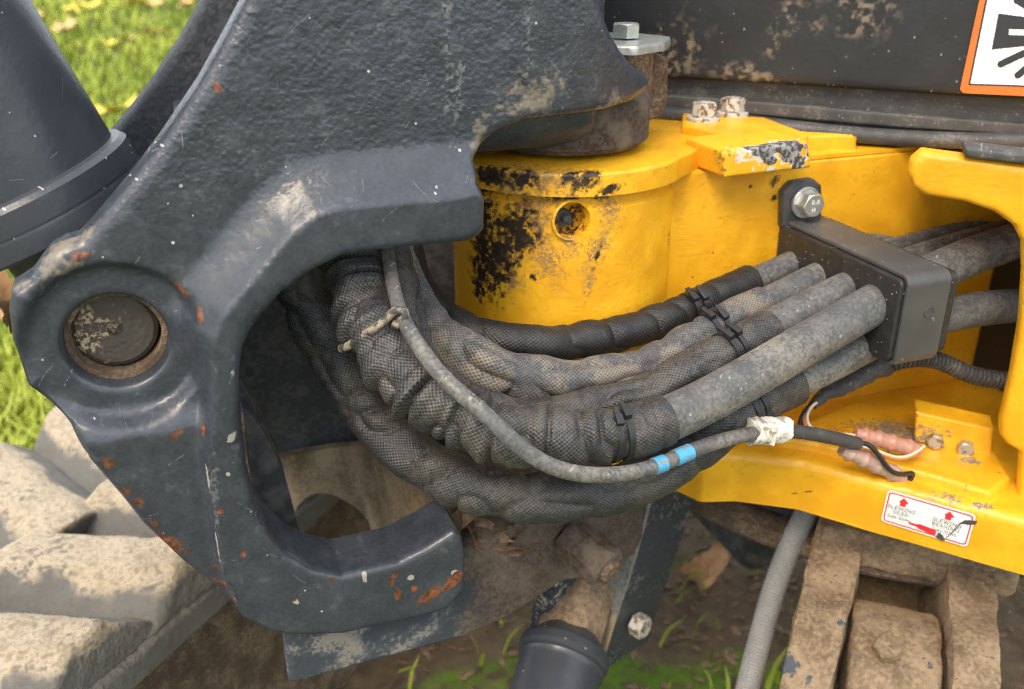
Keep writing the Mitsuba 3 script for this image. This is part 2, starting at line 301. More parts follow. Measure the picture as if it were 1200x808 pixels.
def black_color(p, n, uv):      # grubby black body panel
    n1 = fbm(p.x*26+9, p.y*26, p.z*26, 3); n2 = fbm(p.x*230, p.y*230, p.z*230, 4)
    c = mix(C(.014, .015, .018), C(.03, .032, .036), n1)
    m = dr.maximum(spots(p, [(PN(1000, 5), .03, (1, -.8, 0), 1.3), (PN(925, 25), .012, (0, 0, 1), 2.2), (PN(960, 30), .012), (PN(890, 92), .012, (1, -.8, 0), 3.5), (PN(790, 60), .022, (.3, 0, 1), 1.8), (PN(908, 45), .01, (.2, 0, 1), 2.5)], n1, .9), .0)
    c = mix(c, mix(C(.07, .058, .046), C(.24, .19, .135), smoothstep(.4, .75, n2)), .85*m*smoothstep(.42, .66, n2))
    return mix(c, C(.3, .29, .27), .85*specks(p.x-p.y, p.z, .0125, .075, .2))
def rubber_color(p, n, uv):
    n1 = fbm(p.x*90, p.y*90, p.z*90, 3); n2 = fbm(p.x*700, p.y*700, p.z*700, 2)
    c = mix(C(.035, .036, .038), C(.085, .084, .08), n1); c = mix(c, C(.2, .185, .16), .5*smoothstep(.55, .75, n2*.5+n1*.5))
    return mix(c, C(.32, .3, .27), .5*specks(p.x-p.y, p.z, .008, .12, .3))
def hose_color(p, n, uv):
    n1 = fbm(p.x*110, p.y*110, p.z*110, 3); n2 = fbm(p.x*600, p.y*600, p.z*600, 2)
    n3 = fbm(p.x*28, p.y*28, p.z*28, 2); c = mix(C(.075, .077, .078), C(.135, .132, .125), smoothstep(.3, .7, n1*.5+n2*.5))
    c = mix(c, C(.26, .235, .19), .6*smoothstep(.45, .75, n3*.5+n1*.2+n2*.3))
    return mix(c, C(.4, .38, .33), .5*specks(p.x-p.y, p.z, .008, .14, .35)*smoothstep(.4, .6, n2))
def weave(uv): return .5+.5*dr.cos(uv.x*(2*math.pi/.0025))*dr.cos(uv.y*(2*math.pi/.0028))
def sleeve_base(p, uv, lo, hi, dust):
    w = weave(uv); n1 = fbm(p.x*60+2, p.y*60, p.z*60, 3); n2 = fbm(p.x*500, p.y*500, p.z*500, 2)
    d = dust*smoothstep(.42, .66, n1*.75+n2*.25)
    st = mix(C(lo, lo, lo*1.03), C(hi, hi, hi*1.02), n2); st = mix(st, C(.34, .285, .205), d)
    return mix(st*.4, st, smoothstep(.15, .65, w))
def sleeve_color(p, n, uv): return sleeve_base(p, uv, .026, .07, .13)
def sleeve_dusty(p, n, uv): return sleeve_base(p, uv, .07, .14, .5)
def sleeve_dark(p, n, uv): return sleeve_base(p, uv, .013, .026, .03)
def sleeve_bump(p, n, uv): return weave(uv)+.5*fbm(p.x*250, p.y*250, p.z*250, 2)
def ground_color(p, n, uv):
    n1 = fbm(p.x*5, p.y*5, 1.5, 4); n2 = fbm(p.x*60, p.y*60, 2.5, 3)
    soil = mix(C(.05, .036, .022), C(.16, .12, .08), n2); moss = mix(C(.05, .062, .02), C(.15, .16, .055), n2)
    bare = 1-smoothstep(.5, .9, dr.norm(mi.Vector2f(p.x-.45, p.y-.45))+(n1-.5)*.5)
    return mix(moss, mix(soil, mix(C(.045, .085, .012), C(.11, .18, .025), n2), smoothstep(.5, .58, n1)*smoothstep(.3, .5, n2)), bare)
def track_color(p, n, uv):
    n1 = fbm(p.x*24, p.y*24, p.z*24, 3); n2 = fbm(p.x*240, p.y*240, p.z*240, 3)
    top = smoothstep(TZ+.020, TZ+.029, p.z+(n1-.5)*.026+(n2-.5)*.008)          # earth dried on the worn faces of the lugs
    c = mix(C(.09, .087, .08), C(.19, .178, .158), n1*.6+n2*.4); c = mix(c, mix(C(.28, .225, .155), C(.5, .415, .3), smoothstep(.25, .75, n2)), top*smoothstep(.2, .45, n1*.5+n2*.5))
    return mix(c, C(.11, .09, .07), .5*smoothstep(.58, .7, n2))
def zinc_color(p, n, uv):
    n1 = fbm(p.x*300, p.y*300, p.z*300, 3); return mix(C(.42, .42, .38), C(.66, .68, .66), n1)
def oldzinc_color(p, n, uv):
    n1 = fbm(p.x*350, p.y*350, p.z*350, 3); return mix(C(.58, .56, .5), C(.2, .13, .08), smoothstep(.5, .64, n1))
def stop_color(p, n, uv):       # yellow with its front corner scraped to bare steel
    n1 = fbm(p.x*120, p.y*120, p.z*120, 3); n2 = fbm(p.x*500, p.y*500, p.z*500, 3)
    c = yellow_color(p, n, uv)
    w = dr.maximum(spots(p, [(PSTOP(925, 178), .012, (1, 0, .1), 1.5), (PSTOP(900, 172), .008, (1, 0, 0), 2.6)], n1, .12), 0)
    rim = dr.maximum(spots(p, [(PSTOP(920, 180), .0155, (1, 0, .1), 1.6), (PSTOP(880, 176), .011, (1, 0, 0), 2)], n1, .15), 0)
    c = mix(c, mix(C(.5, .4, .25), C(.7, .66, .58), n2), rim*smoothstep(.4, .5, n2)); c = mix(c, mix(C(.06, .055, .055), C(.3, .29, .28), smoothstep(.4, .7, n2)), w)
    return mix(c, C(.2, .13, .08), .9*spots(p, [(PSTOP(836, 188), .011, (0, 0, 1), 2)], n2, .5))

def principled(name, col, rough=.5, bump=None, bs=0.0, spec=.5, metal=0.0, eps=3e-4, **kw):
    tex = (lambda v: mikit.proc(v) if callable(v) else ({'type': 'rgb', 'value': list(v)} if isinstance(v, tuple) else v))
    b = {'type': 'principled', 'base_color': tex(col), 'roughness': mikit.proc(rough) if callable(rough) else rough, 'specular': spec, 'metallic': metal, **kw}
    if bump: b = {'type': 'bumpmap', 'arbitrary': mikit.proc(bump, eps=eps), 'scale': bs, 'bsdf': b}
    scene[name] = {'type': 'twosided', 'bsdf': b}
TZ = -.30
# ------------------------------------------------------------------ key frames of the machine
F0 = fly(0)
ZD = -.125                                                   # deck top
DK = np.array([atZ(1033, 566, ZD)])[0]; FD = fdeck(DK)       # vertical plane of the deck's front edge
PA, PB = atY(785, 95, .17), None; PB = PA+np.array([.77, -.64, 0])
FP = Frame(PA, PB-PA, (0, 0, 1))                             # plane of the black body panel
def PN(x, y): q = FP.px(x, y); return FP.w(q)[0]
FS = fly(.03)
def PSTOP(x, y): return atY(x, y, .03)

principled('cast_paint', cast_color, cast_rough, cast_bump, .00045, spec=.6, clearcoat=.25, clearcoat_gloss=.7)
principled('cylinder_paint', lambda p, n, uv: mix(mix(mix(C(.034, .038, .047), C(.055, .06, .071), fbm(p.x*50, p.y*50, p.z*50, 3)), C(.2, .2, .195), .7*scratches(p.x+.4*p.y, p.z, .045, .008)), C(.45, .45, .42), .8*specks(p.x+.5*p.y, p.z, .016, .05, .2)), .36, yellow_bump, .0003)
principled('yellow_paint', yellow_color, .35, yellow_bump, .0007, spec=.5)
principled('stop_paint', stop_color, .4, yellow_bump, .0004)
principled('caked_dirt', dirty_color, .95, dirty_bump, .0012, spec=.2)
def dark_earth_color(p, n, uv):
    n1 = fbm(p.x*60, p.y*60, p.z*60, 3); n2 = fbm(p.x*500, p.y*500, p.z*500, 3)
    return mix(mix(C(.055, .04, .033), C(.10, .077, .062), smoothstep(.3, .7, n2)), C(.19, .155, .12), .6*smoothstep(.45, .75, n1))
principled('dark_earth', dark_earth_color, .9, dirty_bump, .0008, spec=.25)
principled('pale_mud', mud_color, .95, dirty_bump, .0015, spec=.2)
principled('arm_coat', arm_color, .75, dirty_bump, .0008, spec=.3)
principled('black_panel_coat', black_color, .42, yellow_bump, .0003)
principled('rubber', rubber_color, .6, yellow_bump, .0005)
principled('hose_rubber', hose_color, .62, dirty_bump, .0003)
principled('sleeve_cloth', sleeve_color, .45, sleeve_bump, .00035, eps=2e-4)
principled('sleeve_dusty_cloth', sleeve_dusty, .55, sleeve_bump, .00035, eps=2e-4)
principled('sleeve_dark_cloth', sleeve_dark, .45, sleeve_bump, .00035, eps=2e-4)
principled('ground_soil', ground_color, .95, spec=.1)
principled('track_rubber', track_color, .8, dirty_bump, .0013, spec=.3)
principled('zinc', zinc_color, .38, metal=.75)
principled('old_zinc', oldzinc_color, .55, metal=.3)
principled('lug_bolt_zinc', lambda p, n, uv: mix(C(.45, .43, .38), C(.2, .15, .1), smoothstep(.55, .7, fbm(p.x*350, p.y*350, p.z*350, 3))), .4, metal=.6)
principled('tie_nylon', (.018, .018, .02), .42)
principled('wire_black', (.02, .02, .022), .4)
principled('conduit_grey', hose_color, .5)
principled('orange_print', (.85, .17, .03), .45)
principled('white_print', (.78, .78, .76), .45)
principled('black_print', (.03, .032, .038), .45)
principled('red_print', (.62, .03, .04), .45)
principled('blue_tape', lambda p, n, uv: mix(C(.06, .34, .6), C(.2, .24, .25), smoothstep(.5, .62, fbm(p.x*420, p.y*420, p.z*420, 3))), .45)
principled('white_tape', lambda p, n, uv: mix(C(.7, .67, .6), C(.36, .3, .23), smoothstep(.48, .66, fbm(p.x*300, p.y*300, p.z*300, 3))), .6)
principled('orange_wire', (.75, .2, .06), .4)
principled('cream_wire', (.75, .6, .42), .4)
principled('pink_shrink', lambda p, n, uv: mix(C(.55, .22, .16), C(.36, .22, .16), fbm(p.x*250, p.y*250, p.z*250, 3)), .35)
principled('muddy_tie', lambda p, n, uv: mix(C(.06, .06, .06), C(.3, .24, .17), smoothstep(.4, .6, fbm(p.x*300, p.y*300, p.z*300, 3))), .7)
principled('tan_shrink', (.42, .28, .22), .4)
principled('dark_steel', lambda p, n, uv: mix(C(.03, .033, .038), C(.085, .084, .08), smoothstep(.35, .75, fbm(p.x*90, p.y*90, p.z*90, 4))), .6, dirty_bump, .0005)
principled('dry_leaf', lambda p, n, uv: mix(C(.06, .035, .022), C(.24, .16, .1), fbm(p.x*300, p.y*300, p.z*300, 3)), .8)
principled('orange_leaf', lambda p, n, uv: mix(C(.3, .13, .05), C(.62, .4, .2), fbm(p.x*120, p.y*120, p.z*120, 3)), .7)
principled('yellow_leaf', lambda p, n, uv: mix(C(.6, .42, .05), C(.85, .66, .12), fbm(p.x*60, p.y*60, p.z*60, 2)), .7)
principled('tan_leaf', lambda p, n, uv: mix(C(.5, .27, .1), C(.75, .5, .22), fbm(p.x*60, p.y*60, p.z*60, 2)), .7)
def grass_color(p, n, uv):
    n1 = fbm(p.x*2.2, p.y*2.2, 4.4, 3); return mix(C(.14, .22, .018), C(.44, .48, .07), smoothstep(.3, .7, n1)*.7+.3*noise(p.x*40, p.y*40, p.z*40))
scene['grass_blade'] = {'type': 'twosided', 'bsdf': {'type': 'principled', 'base_color': mikit.proc(grass_color), 'roughness': .6, 'specular': .3}}

def plate_color(p, n, uv):
    n1 = fbm(p.x*70, p.y*70, p.z*70, 3); n2 = fbm(p.x*400, p.y*400, p.z*400, 3)
    c = mix(C(.03, .035, .042), C(.075, .08, .088), smoothstep(.4, .7, n2)); c = mix(c, mix(C(.2, .14, .09), C(.4, .31, .21), n2), smoothstep(.53, .6, n1*.8+n2*.2))
    return mix(c, C(.5, .45, .38), .7*smoothstep(.64, .7, n2))
principled('stained_plate', plate_color, .6, dirty_bump, .0006)
def dplate_color(p, n, uv):
    n1 = fbm(p.x*50, p.y*50, p.z*50, 3); n2 = fbm(p.x*350, p.y*350, p.z*350, 3)
    c = mix(C(.03, .035, .043), C(.06, .065, .074), n2); c = mix(c, C(.2, .2, .19), .6*smoothstep(.58, .68, n1*.5+n2*.5))
    return mix(c, mix(C(.16, .11, .07), C(.36, .28, .19), n2), spots(p, [(atY(712, 740, .13), .035), (atY(700, 780, .13), .03)], n1, .5))
principled('dusty_plate', dplate_color, .5, dirty_bump, .0004)
principled('pale_edge_steel', lambda p, n, uv: mix(mix(C(.1, .105, .11), C(.3, .29, .27), fbm(p.x*300, p.y*300, p.z*300, 3)), C(.38, .3, .2), smoothstep(.5, .6, fbm(p.x*60, p.y*60, p.z*60, 3))), .6)
# ------------------------------------------------------------------ ground
def gz(x, y):
    d = np.hypot(x-CO[0], y-CO[1]); return -.6+.09*np.maximum(0, d-2.2)+.012*(meshkit.fbm(np.stack([x*3, y*3, 0*x], -1)+40, 3)-.5)*2
rr_ = np.r_[np.linspace(0, 3, 60), np.geomspace(3.1, 25, 50), 60, 150]; aa = np.linspace(0, 2*np.pi, 121)
RR, AA = np.meshgrid(rr_, aa, indexing='ij'); GX, GY = CO[0]+RR*np.cos(AA), CO[1]+RR*np.sin(AA)
GZ = np.where(RR < 26, gz(GX, GY), gz(GX*0+CO[0]+25, GY*0+CO[1]))
i, j = np.meshgrid(np.arange(len(rr_)-1), np.arange(120), indexing='ij'); q = i*121+j
put('ground', trimesh.Trimesh(np.stack([GX, GY, GZ], -1).reshape(-1, 3), np.vstack([np.stack([q, q+121, q+122], -1).reshape(-1, 3), np.stack([q, q+122, q+1], -1).reshape(-1, 3)]), process=False), 'ground_soil', smooth=True)
labels['ground'] = {'label': 'bare mossy soil under the machine running into lawn', 'kind': 'structure'}

def grass():
    n = 150000; g = np.random.default_rng(3)
    az = np.radians(g.uniform(-38, 60, n)); d = np.exp(g.uniform(np.log(.75), np.log(17), n))
    x, y = CO[0]+d*np.sin(az), CO[1]+d*np.cos(az)
    bare = np.hypot(x-.45, y-.45)+(meshkit.fbm(np.stack([x*5, y*5, 0*x], -1), 3)-.5)*.5
    keep = (bare > .62) | (g.random(n) < .008); x, y, d = x[keep], y[keep], d[keep]; n = len(x)
    b = np.stack([x, y, gz(x, y)], 1); hgt = g.uniform(.03, .065, n)*(1+.03*d); w = g.uniform(.0015, .003, n)*(1+.45*d); a = g.uniform(0, 2*np.pi, n); le = g.uniform(.15, .8, n)
    s = np.stack([np.cos(a), np.sin(a), 0*a], 1)*w[:, None]; l = np.stack([-np.sin(a), np.cos(a), 0*a], 1)*(le*hgt)[:, None]; up = np.array([0, 0, 1.])
    v = np.stack([b-s, b+s, b+l*.4+up*hgt[:, None]*.6+s*.8, b+l*.4+up*hgt[:, None]*.6-s*.8, b+l*1.2+up*hgt[:, None]*.95], 1)
    f = np.array([[0, 1, 2], [0, 2, 3], [3, 2, 4]])[None]+5*np.arange(n)[:, None, None]
    return trimesh.Trimesh(v.reshape(-1, 3), f.reshape(-1, 3), process=False)
put('grass', grass(), 'grass_blade', smooth=True); labels['grass'] = {'label': 'short bright green lawn grass around the machine', 'kind': 'stuff', 'category': 'grass'}

def litter():
    g = np.random.default_rng(5); n = 2200; x = .45+g.normal(0, .28, n); y = .45+g.normal(0, .25, n); a = g.uniform(0, 6.28, n); L = g.uniform(.003, .014, n); w = np.where(g.random(n) < .5, .0012, L*.45)
    c = np.stack([x, y, gz(x, y)+.003], 1); d = np.stack([np.cos(a), np.sin(a), g.uniform(-.25, .5, n)], 1)*L[:, None]; e = np.stack([-np.sin(a), np.cos(a), g.uniform(-.4, .4, n)], 1)*w[:, None]
    v = np.stack([c-d, c+e, c+d, c-e, c+np.array([0, 0, .003])], 1).reshape(-1, 3); f = (np.array([[0, 1, 4], [1, 2, 4], [2, 3, 4], [3, 0, 4]])[None]+5*np.arange(n)[:, None, None]).reshape(-1, 3)
    return trimesh.Trimesh(v, f, process=False)
put('leaf_litter', litter(), 'dry_leaf', smooth=False); labels['leaf_litter'] = {'label': 'scraps of dead leaves and twigs on the soil under the machine', 'kind': 'stuff', 'category': 'litter'}

# ------------------------------------------------------------------ the dark cast swing bracket
OUT = [(425, -230), (320, -58), (287, 0), (264, 43), (234, 97), (214, 127), (187, 167), (157, 207), (107, 267), (92, 283), (74, 288), (58, 297), (46, 312), (35, 328), (12, 343), (8, 370), (13, 404), (22, 430), (31, 457), (50, 472), (69, 488)]
OUTL = [(80, 507), (97, 534), (140, 583), (167, 617), (213, 660), (247, 687), (283, 712), (313, 727), (337, 732), (400, 730), (433, 722), (483, 712), (520, 702)]
LIP = [(544, 687), (545, 650), (541, 628), (532, 618), (500, 638), (467, 655), (400, 671), (365, 664), (338, 648), (313, 622), (299, 592), (290, 555), (285, 520), (282, 470), (282, 437), (285, 410), (295, 388), (311, 367), (334, 341), (361, 320), (401, 299), (450, 293), (500, 288), (547, 283), (560, 277), (567, 268)]
RIMR = [(567, 232), (561, 217)]
OUTR = [(555, 200, 0), (554, 187, 0), (566, 170, 0), (587, 154, .0), (614, 141, .004), (651, 135, .012), (701, 128, .025), (734, 118, .042), (755, 104, .055), (758, 94, .055), (752, 86, .052), (734, 74, .042), (721, 57, .034), (711, 37, .026), (701, 0, .014), (694, -60, .012), (690, -230, .012)]
f0 = lambda x, y, v=0.0: atY(x, y, v)[[0, 2]]
HP = .02
pts = [f0(*q) for q in OUT]+[f0(*q, -.0065) for q in OUTL]+[f0(*q, -HP+.004) for q in LIP]+[f0(*q, -HP+.006) for q in RIMR]+[f0(*q) for q in OUTR]
hc = f0(136, 408); HR = .0272
body_poly = Polygon(pts).buffer(0).buffer(.002).buffer(-.004).buffer(.002)
crest = [f0(*q, -HP) for q in [(600, 223), (564, 227), (480, 236), (400, 243), (372, 252), (345, 273), (300, 326), (262, 372), (251, 400), (252, 470), (244, 540), (253, 607), (263, 673), (277, 703), (285, 730), (300, 790), (640, 790), (640, 223)]]
rim_poly = Polygon(crest).buffer(0).buffer(-.006).buffer(.006)
def sm(a, b, x): t = np.clip((x-a)/(b-a), 0, 1); return t*t*(3-2*t)
def cast_h(P):
    x, z = P[:, 0], P[:, 1]
    base = .0065*(1-sm(-.022, -.004, z))
    d = shapely.distance(shapely.points(P), rim_poly)
    w = .006+.020*sm(-.01, .045, z)
    t = np.clip(d/w, 0, 1); t = t+.08*np.sin(np.pi*t)
    hgt = base+(HP-base)*np.clip(1-t, 0, 1)**1.25
    dh = np.hypot(x-hc[0], z-hc[1])
    hgt = hgt-.008*(1-sm(.043, .05, dh))*(1-sm(0, .012, hgt-base))
    hgt = hgt-np.where(x > 0, .058*(np.clip(x, 0, .2)/.125)**2, 0)*sm(.09, .11, z)
    return hgt
def cast_r(P):
    x, z = P[:, 0], P[:, 1]; dh = np.hypot(x-hc[0], z-hc[1])
    return np.where(dh < .036, .0045, np.where((x < -.14) & (z > -.03), .009, np.where((z < -.06) & (x > -.15), .0048, .006)))
bp = body_poly.difference(Point(hc).buffer(HR, quad_segs=24))
br = thing('swing_bracket', 'large dark blue-grey cast steel swing bracket with rust chips around a C-shaped opening', 'bracket')
put(br+'__body', relief(F0, bp, cast_h, cast_r, lambda P: np.where((P[:, 0] > .03) & (P[:, 1] > 0), .09, np.where(np.hypot(P[:, 0]-hc[0], P[:, 1]-hc[1]) < .03, .05, .022)), step=.0022, sb=.0013, lumps=.0003), 'cast_paint', smooth=True)
def cheek_color(p, n, uv):
    n1 = fbm(p.x*60, p.y*60, p.z*60, 3); n2 = fbm(p.x*300, p.y*300, p.z*300, 3)
    c = mix(C(.038, .042, .051), C(.075, .078, .084), smoothstep(.4, .7, n1*.5+n2*.5))
    return mix(c, mix(C(.12, .08, .05), C(.26, .19, .13), n2), spots(p, [(atY(400, 625, .22), .062), (atY(470, 610, .2), .06)], n1, .5)*smoothstep(.3, .5, n2*.6+n1*.4+.08))
principled('web_dust', lambda p, n, uv: mix(C(.10, .072, .046), C(.27, .21, .145), smoothstep(.25, .75, fbm(p.x*50, p.y*50, p.z*30, 3)*.7+.3*fbm(p.x*500, p.y*500, p.z*500, 2))), .9, dirty_bump, .0004)
principled('cheek_coat', cheek_color, .7, dirty_bump, .0006)
# far cheek, closing webs
FC = fly(.22)
ch = [f0(*q) for q in OUT]+[f0(80, 507), f0(140, 583), f0(230, 660)]
ch = [np.array(q) for q in ch[:-3]]+[FC.px(*q) for q in [(120, 470), (150, 560), (240, 680), (560, 690)]]+[np.array([.10, -.19]), np.array([.10, .32]), np.array([-.06, .32])]
arch = Polygon([FC.px(*q) for q in [(338, 760), (344, 610), (352, 590), (374, 577), (402, 575), (420, 583), (432, 605), (442, 640), (455, 760)]])
put(br+'__far_cheek', relief(FC, Polygon(ch).buffer(0).difference(arch), 0, .006, .03, step=.006, sb=.003, lumps=.0006), 'cheek_coat', smooth=True, label='dark inner face of the far cheek seen through the opening')
put(br+'__inner_spine', box((-.175, .12, -.005), (.014, .20, .27), r=.004), 'cast_paint')
put(br+'__upper_web', box((.02, .13, .235), (.13, .17, .25), r=.02), 'cast_paint')
AX = np.array([.08, .11]); HB = atY(766, 84, .11)[2]-.104
put(br+'__upper_boss', lathe([(0, 0), (.055, 0), (.060, .004), (.0605, HB-.012), (.055, HB-.003), (.05, HB), (0, HB)], (AX[0], AX[1], .104), (0, 0, 1), 72), 'dark_earth', label='round dirty boss under the upper arm')
# lower arm and boss
zl = atY(352, 794, .005)[2]
plan = Polygon([atY(322, 738, .002)[:2], atY(340, 790, .0)[:2], (-.034, .004), (.0, .012), (.04, .03), (.06, .04), (.08, .11), (.03, .16), (-.005, .13), (-.03, .05), (-.13, .035)]).buffer(0)
plan = unary_union([plan, Point(AX).buffer(.075, quad_segs=24)]).buffer(.012).buffer(-.016).buffer(.004)
m = relief(Frame((0, 0, zl), (1, 0, 0), (0, -1, 0)), Polygon([(x, -y) for x, y in plan.exterior.coords]), 0, .004, .08, step=.005, sb=.0025)
put(br+'__lower_boss', m, 'arm_coat', smooth=True, label='lower boss caked with brown earth')
# dusty inner web curving from the lip back to the far cheek
wq = [(548, 580, .02, 700), (535, 572, .035, 700), (514, 556, .06, 690), (490, 540, .09, 680), (466, 528, .12, 665), (446, 523, .15, 648), (432, 520, .172, 612), (414, 520, .19, 592), (392, 522, .204, 579), (368, 526, .212, 576), (345, 530, .215, 590), (322, 536, .217, 640)]
Qw, _ = spline([atY(*q[:3]) for q in wq], .003)
Qb, _ = spline([np.r_[atY(*q[:3])[:2], atY(q[0], q[3], q[2])[2]] for q in wq], .003)
Qb = np.stack([np.interp(np.linspace(0, 1, len(Qw)), np.linspace(0, 1, len(Qb)), Qb[:, k]) for k in range(3)], 1)
Tw = np.gradient(Qw, axis=0)*[1, 1, 0]; Tw /= np.linalg.norm(Tw, axis=1, keepdims=True); Nw = np.cross(Tw, [0, 0, 1.])
Vw = []
for z_ in np.linspace(0, 1, 14):
    Vw.append(Qw*(1-z_)+Qb*z_)
Vw = np.stack(Vw, 1); ny_ = len(Qw)
Va = (Vw+Nw[:, None]*.005).reshape(-1, 3); Vb = (Vw-Nw[:, None]*.005).reshape(-1, 3)
i_, j_ = np.meshgrid(np.arange(ny_-1), np.arange(13), indexing='ij'); q_ = i_*14+j_
Fw = np.vstack([np.stack([q_, q_+1, q_+15], -1).reshape(-1, 3), np.stack([q_, q_+15, q_+14], -1).reshape(-1, 3)])
tp_ = np.arange(ny_-1)*14; nn = len(Va)
Fc = np.vstack([np.stack([tp_, tp_+14, tp_+14+nn], 1), np.stack([tp_, tp_+14+nn, tp_+nn], 1)])
put(br+'__inner_web', trimesh.Trimesh(np.vstack([Va, Vb]), np.vstack([Fw, Fw[:, ::-1]+nn, Fc]), process=False), 'web_dust', smooth=35, label='tan dusty inner web behind the hoses')
FG = fly(.055)
put(br+'__inner_gusset', relief(FG, [FG.px(*q) for q in [(270, 470), (292, 482), (312, 510), (331, 548), (353, 629), (347, 634), (322, 617), (300, 601), (276, 560)]], 0, .002, .05, step=.004, lumps=.0005), 'dark_steel', smooth=True, label='scuffed grey gusset plate inside the opening')
FRs = fly(.016)
put(br+'__edge_strip', relief(FRs, [FRs.px(*q) for q in [(279, 486), (286, 488), (291, 545), (302, 592), (296, 590), (284, 560)]], 0, .001, .006, step=.003), 'caked_dirt', smooth=True, label='thin rusty brown edge along the opening')
# pin in the boss
py = .030
pin = lathe([(0, -.001), (.0035, -.001), (.0042, .004), (.0205, .004), (.0232, .002), (.0232, -.05), (0, -.05)], (hc[0]-.0008, py, hc[1]+.001), (0, -1, 0), 64)
def pin_color(p, n, uv):
    n1 = fbm(p.x*160, p.y*160, p.z*160, 3); n2 = fbm(p.x*600, p.y*600, p.z*600, 2)
    c = mix(C(.04, .036, .034), C(.085, .07, .06), n1)
    m = spots(p, [(atY(127, 375, py), .009, (1, 0, .7), 1.8), (atY(110, 402, py), .006, (0, 0, 1), 1.6), (atY(100, 390, py), .012, (0, 0, 1), 1.6)], n1, .7)
    return mix(c, mix(C(.13, .085, .055), C(.42, .33, .23), smoothstep(.45, .62, n2)), m*smoothstep(.3, .5, n2))
principled('pin_steel', pin_color, .5, dirty_bump, .0005)
put(br+'__pin', pin, 'pin_steel', label='recessed round pin end with a centre dimple')
put(br+'__bushing', lathe([(.0240, 0), (.0270, 0), (.0270, .04), (.0240, .04), (.0240, 0)], (hc[0], .018, hc[1]), (0, 1, 0), 64), 'caked_dirt', label='brown bushing rim around the pin')
# nut on the lower boss
na = nz(np.array([.42, -1, -.22])); nc = atY(668, 630, .038)
nb_ = put(br+'__retaining_nut', lump(hexhead(nc, na, .031, .042, .3), .00025, 200, 2, .003), 'dark_earth', smooth=25, label='large earth-caked hexagon nut')
put(nb_+'__bolt_end', lump(cyl(nc+na*.041, nc+na*.046, .0095, ch=.002), .0005, 300, 3, .002), 'caked_dirt')
# swing pin top: washer plate, bolt, strap end
zt = .19
tp = atY(728, 62, .10)
put(br+'__pin_neck', cyl((atY(727, 60, .11)[0]-.012, AX[1], .13), (atY(727, 60, .11)[0]-.012, AX[1], atY(730, 50, .09)[2]), .034, ch=.002), 'caked_dirt')
zp = atY(740, 50, .08)[2]
_k = [atZ(*q, zp)[:2] for q in [(690, 52), (745, 54), (778, 49), (785, 43), (740, 38), (690, 38)]]; wp = Polygon([(a_, -b_) for a_, b_ in _k]).buffer(.001)
pl = put(br+'__keeper_plate', relief(fup(zp), Polygon([(x, -y) for x, y in wp.exterior.coords]).buffer(-.004).buffer(.004), 0, .002, .006, step=.006), 'zinc', smooth=True, label='thin bare metal keeper plate on the pin top')
bc = atY(733, 46, .10); bc[2] = zp+.0012
put(pl+'__bolt', hexhead(bc, (0, 0, 1), .017, .0095, .15), 'zinc', label='bright hexagon bolt on the keeper plate')
FT = fly(.115)
put(br+'__strap_end', relief(FT, roundpoly([FT.px(*q) for q in [(757, 66), (776, 64), (785, 74), (783, 122), (776, 136), (757, 145)]], .003), 0, .003, .03, step=.004, lumps=.0004), 'caked_dirt', smooth=True, label='dusty upright strap end beside the boss')

# ------------------------------------------------------------------ yellow chassis
cf = thing('chassis_frame', 'yellow steel chassis nose and deck with grease smears, chips and a service label', 'chassis')
ZT = .1
yr = .087
fl = unary_union([Point(AX).buffer(yr, quad_segs=40), Polygon([(.08, .028), (.115, .031), atZ(830, 170, ZT)[:2], atZ(900, 160, ZT)[:2], atZ(1000, 158, ZT)[:2], (.6, .05), (.6, .3), (.08, .2)]).buffer(.0)]); _hp = PA+FP.n*.010; fl = fl.difference(Polygon([(_hp+FP.a*.10)[:2], (_hp+FP.a*.9)[:2], (_hp+FP.a*.9-FP.n*.9)[:2], (_hp+FP.a*.10-FP.n*.9)[:2]])); fl = fl.buffer(.01).buffer(-.01)
flp = Polygon([(x, -y) for x, y in fl.exterior.coords])
put(cf+'__top_plate', relief(Frame((0, 0, ZT), (1, 0, 0), (0, 1, 0)), fl, 0, .0025, .0155, step=.006, sb=.0025, lumps=.0003), 'yellow_paint', smooth=True)
put(cf+'__rear_plate', relief(fup(.0885), [(.2, .061), (.75, .061), (.75, .6), (.2, .6)], 0, 0, .003, step=.03), 'yellow_paint', smooth=False)
# grease port in the tube: a collar ring, a cut pocket painted dark for shade and a nipple
gp = atY(669, 258, .034); ga = nz(np.array([.03, -1, 0]))
gq = np.array([gp[0], AX[1]-math.sqrt(max(1e-6, .0815**2-(gp[0]-AX[0])**2)), gp[2]])
import manifold3d as m3
def to_m3(m): m.merge_vertices(); return m3.Manifold(m3.Mesh(np.asarray(m.vertices, np.float32), np.asarray(m.faces, np.uint32)))
nt = lathe([(0, -.13), (.0815, -.13), (.0815, .004), (.0785, .007), (.0785, .016), (0, .016)], (AX[0], AX[1], ZT-.03), (0, 0, 1), 128)
nt = (to_m3(nt)-to_m3(cyl(gq-ga*.014, gq+ga*.02, .0122, 48))).to_mesh()
put(cf+'__nose_tube', trimesh.Trimesh(nt.vert_properties[:, :3], nt.tri_verts), 'yellow_paint', smooth=30, label='yellow swing post tube with black grease on its left side')
pk = put(cf+'__grease_port', lathe([(.0122, -.001), (.0142, -.002), (.0140, .0004), (.0133, .0009), (.0122, .0004), (.0122, -.001)], gq, ga, 48), 'yellow_paint', label='round recessed grease port in the yellow tube')
gq = gq-ga*.0135
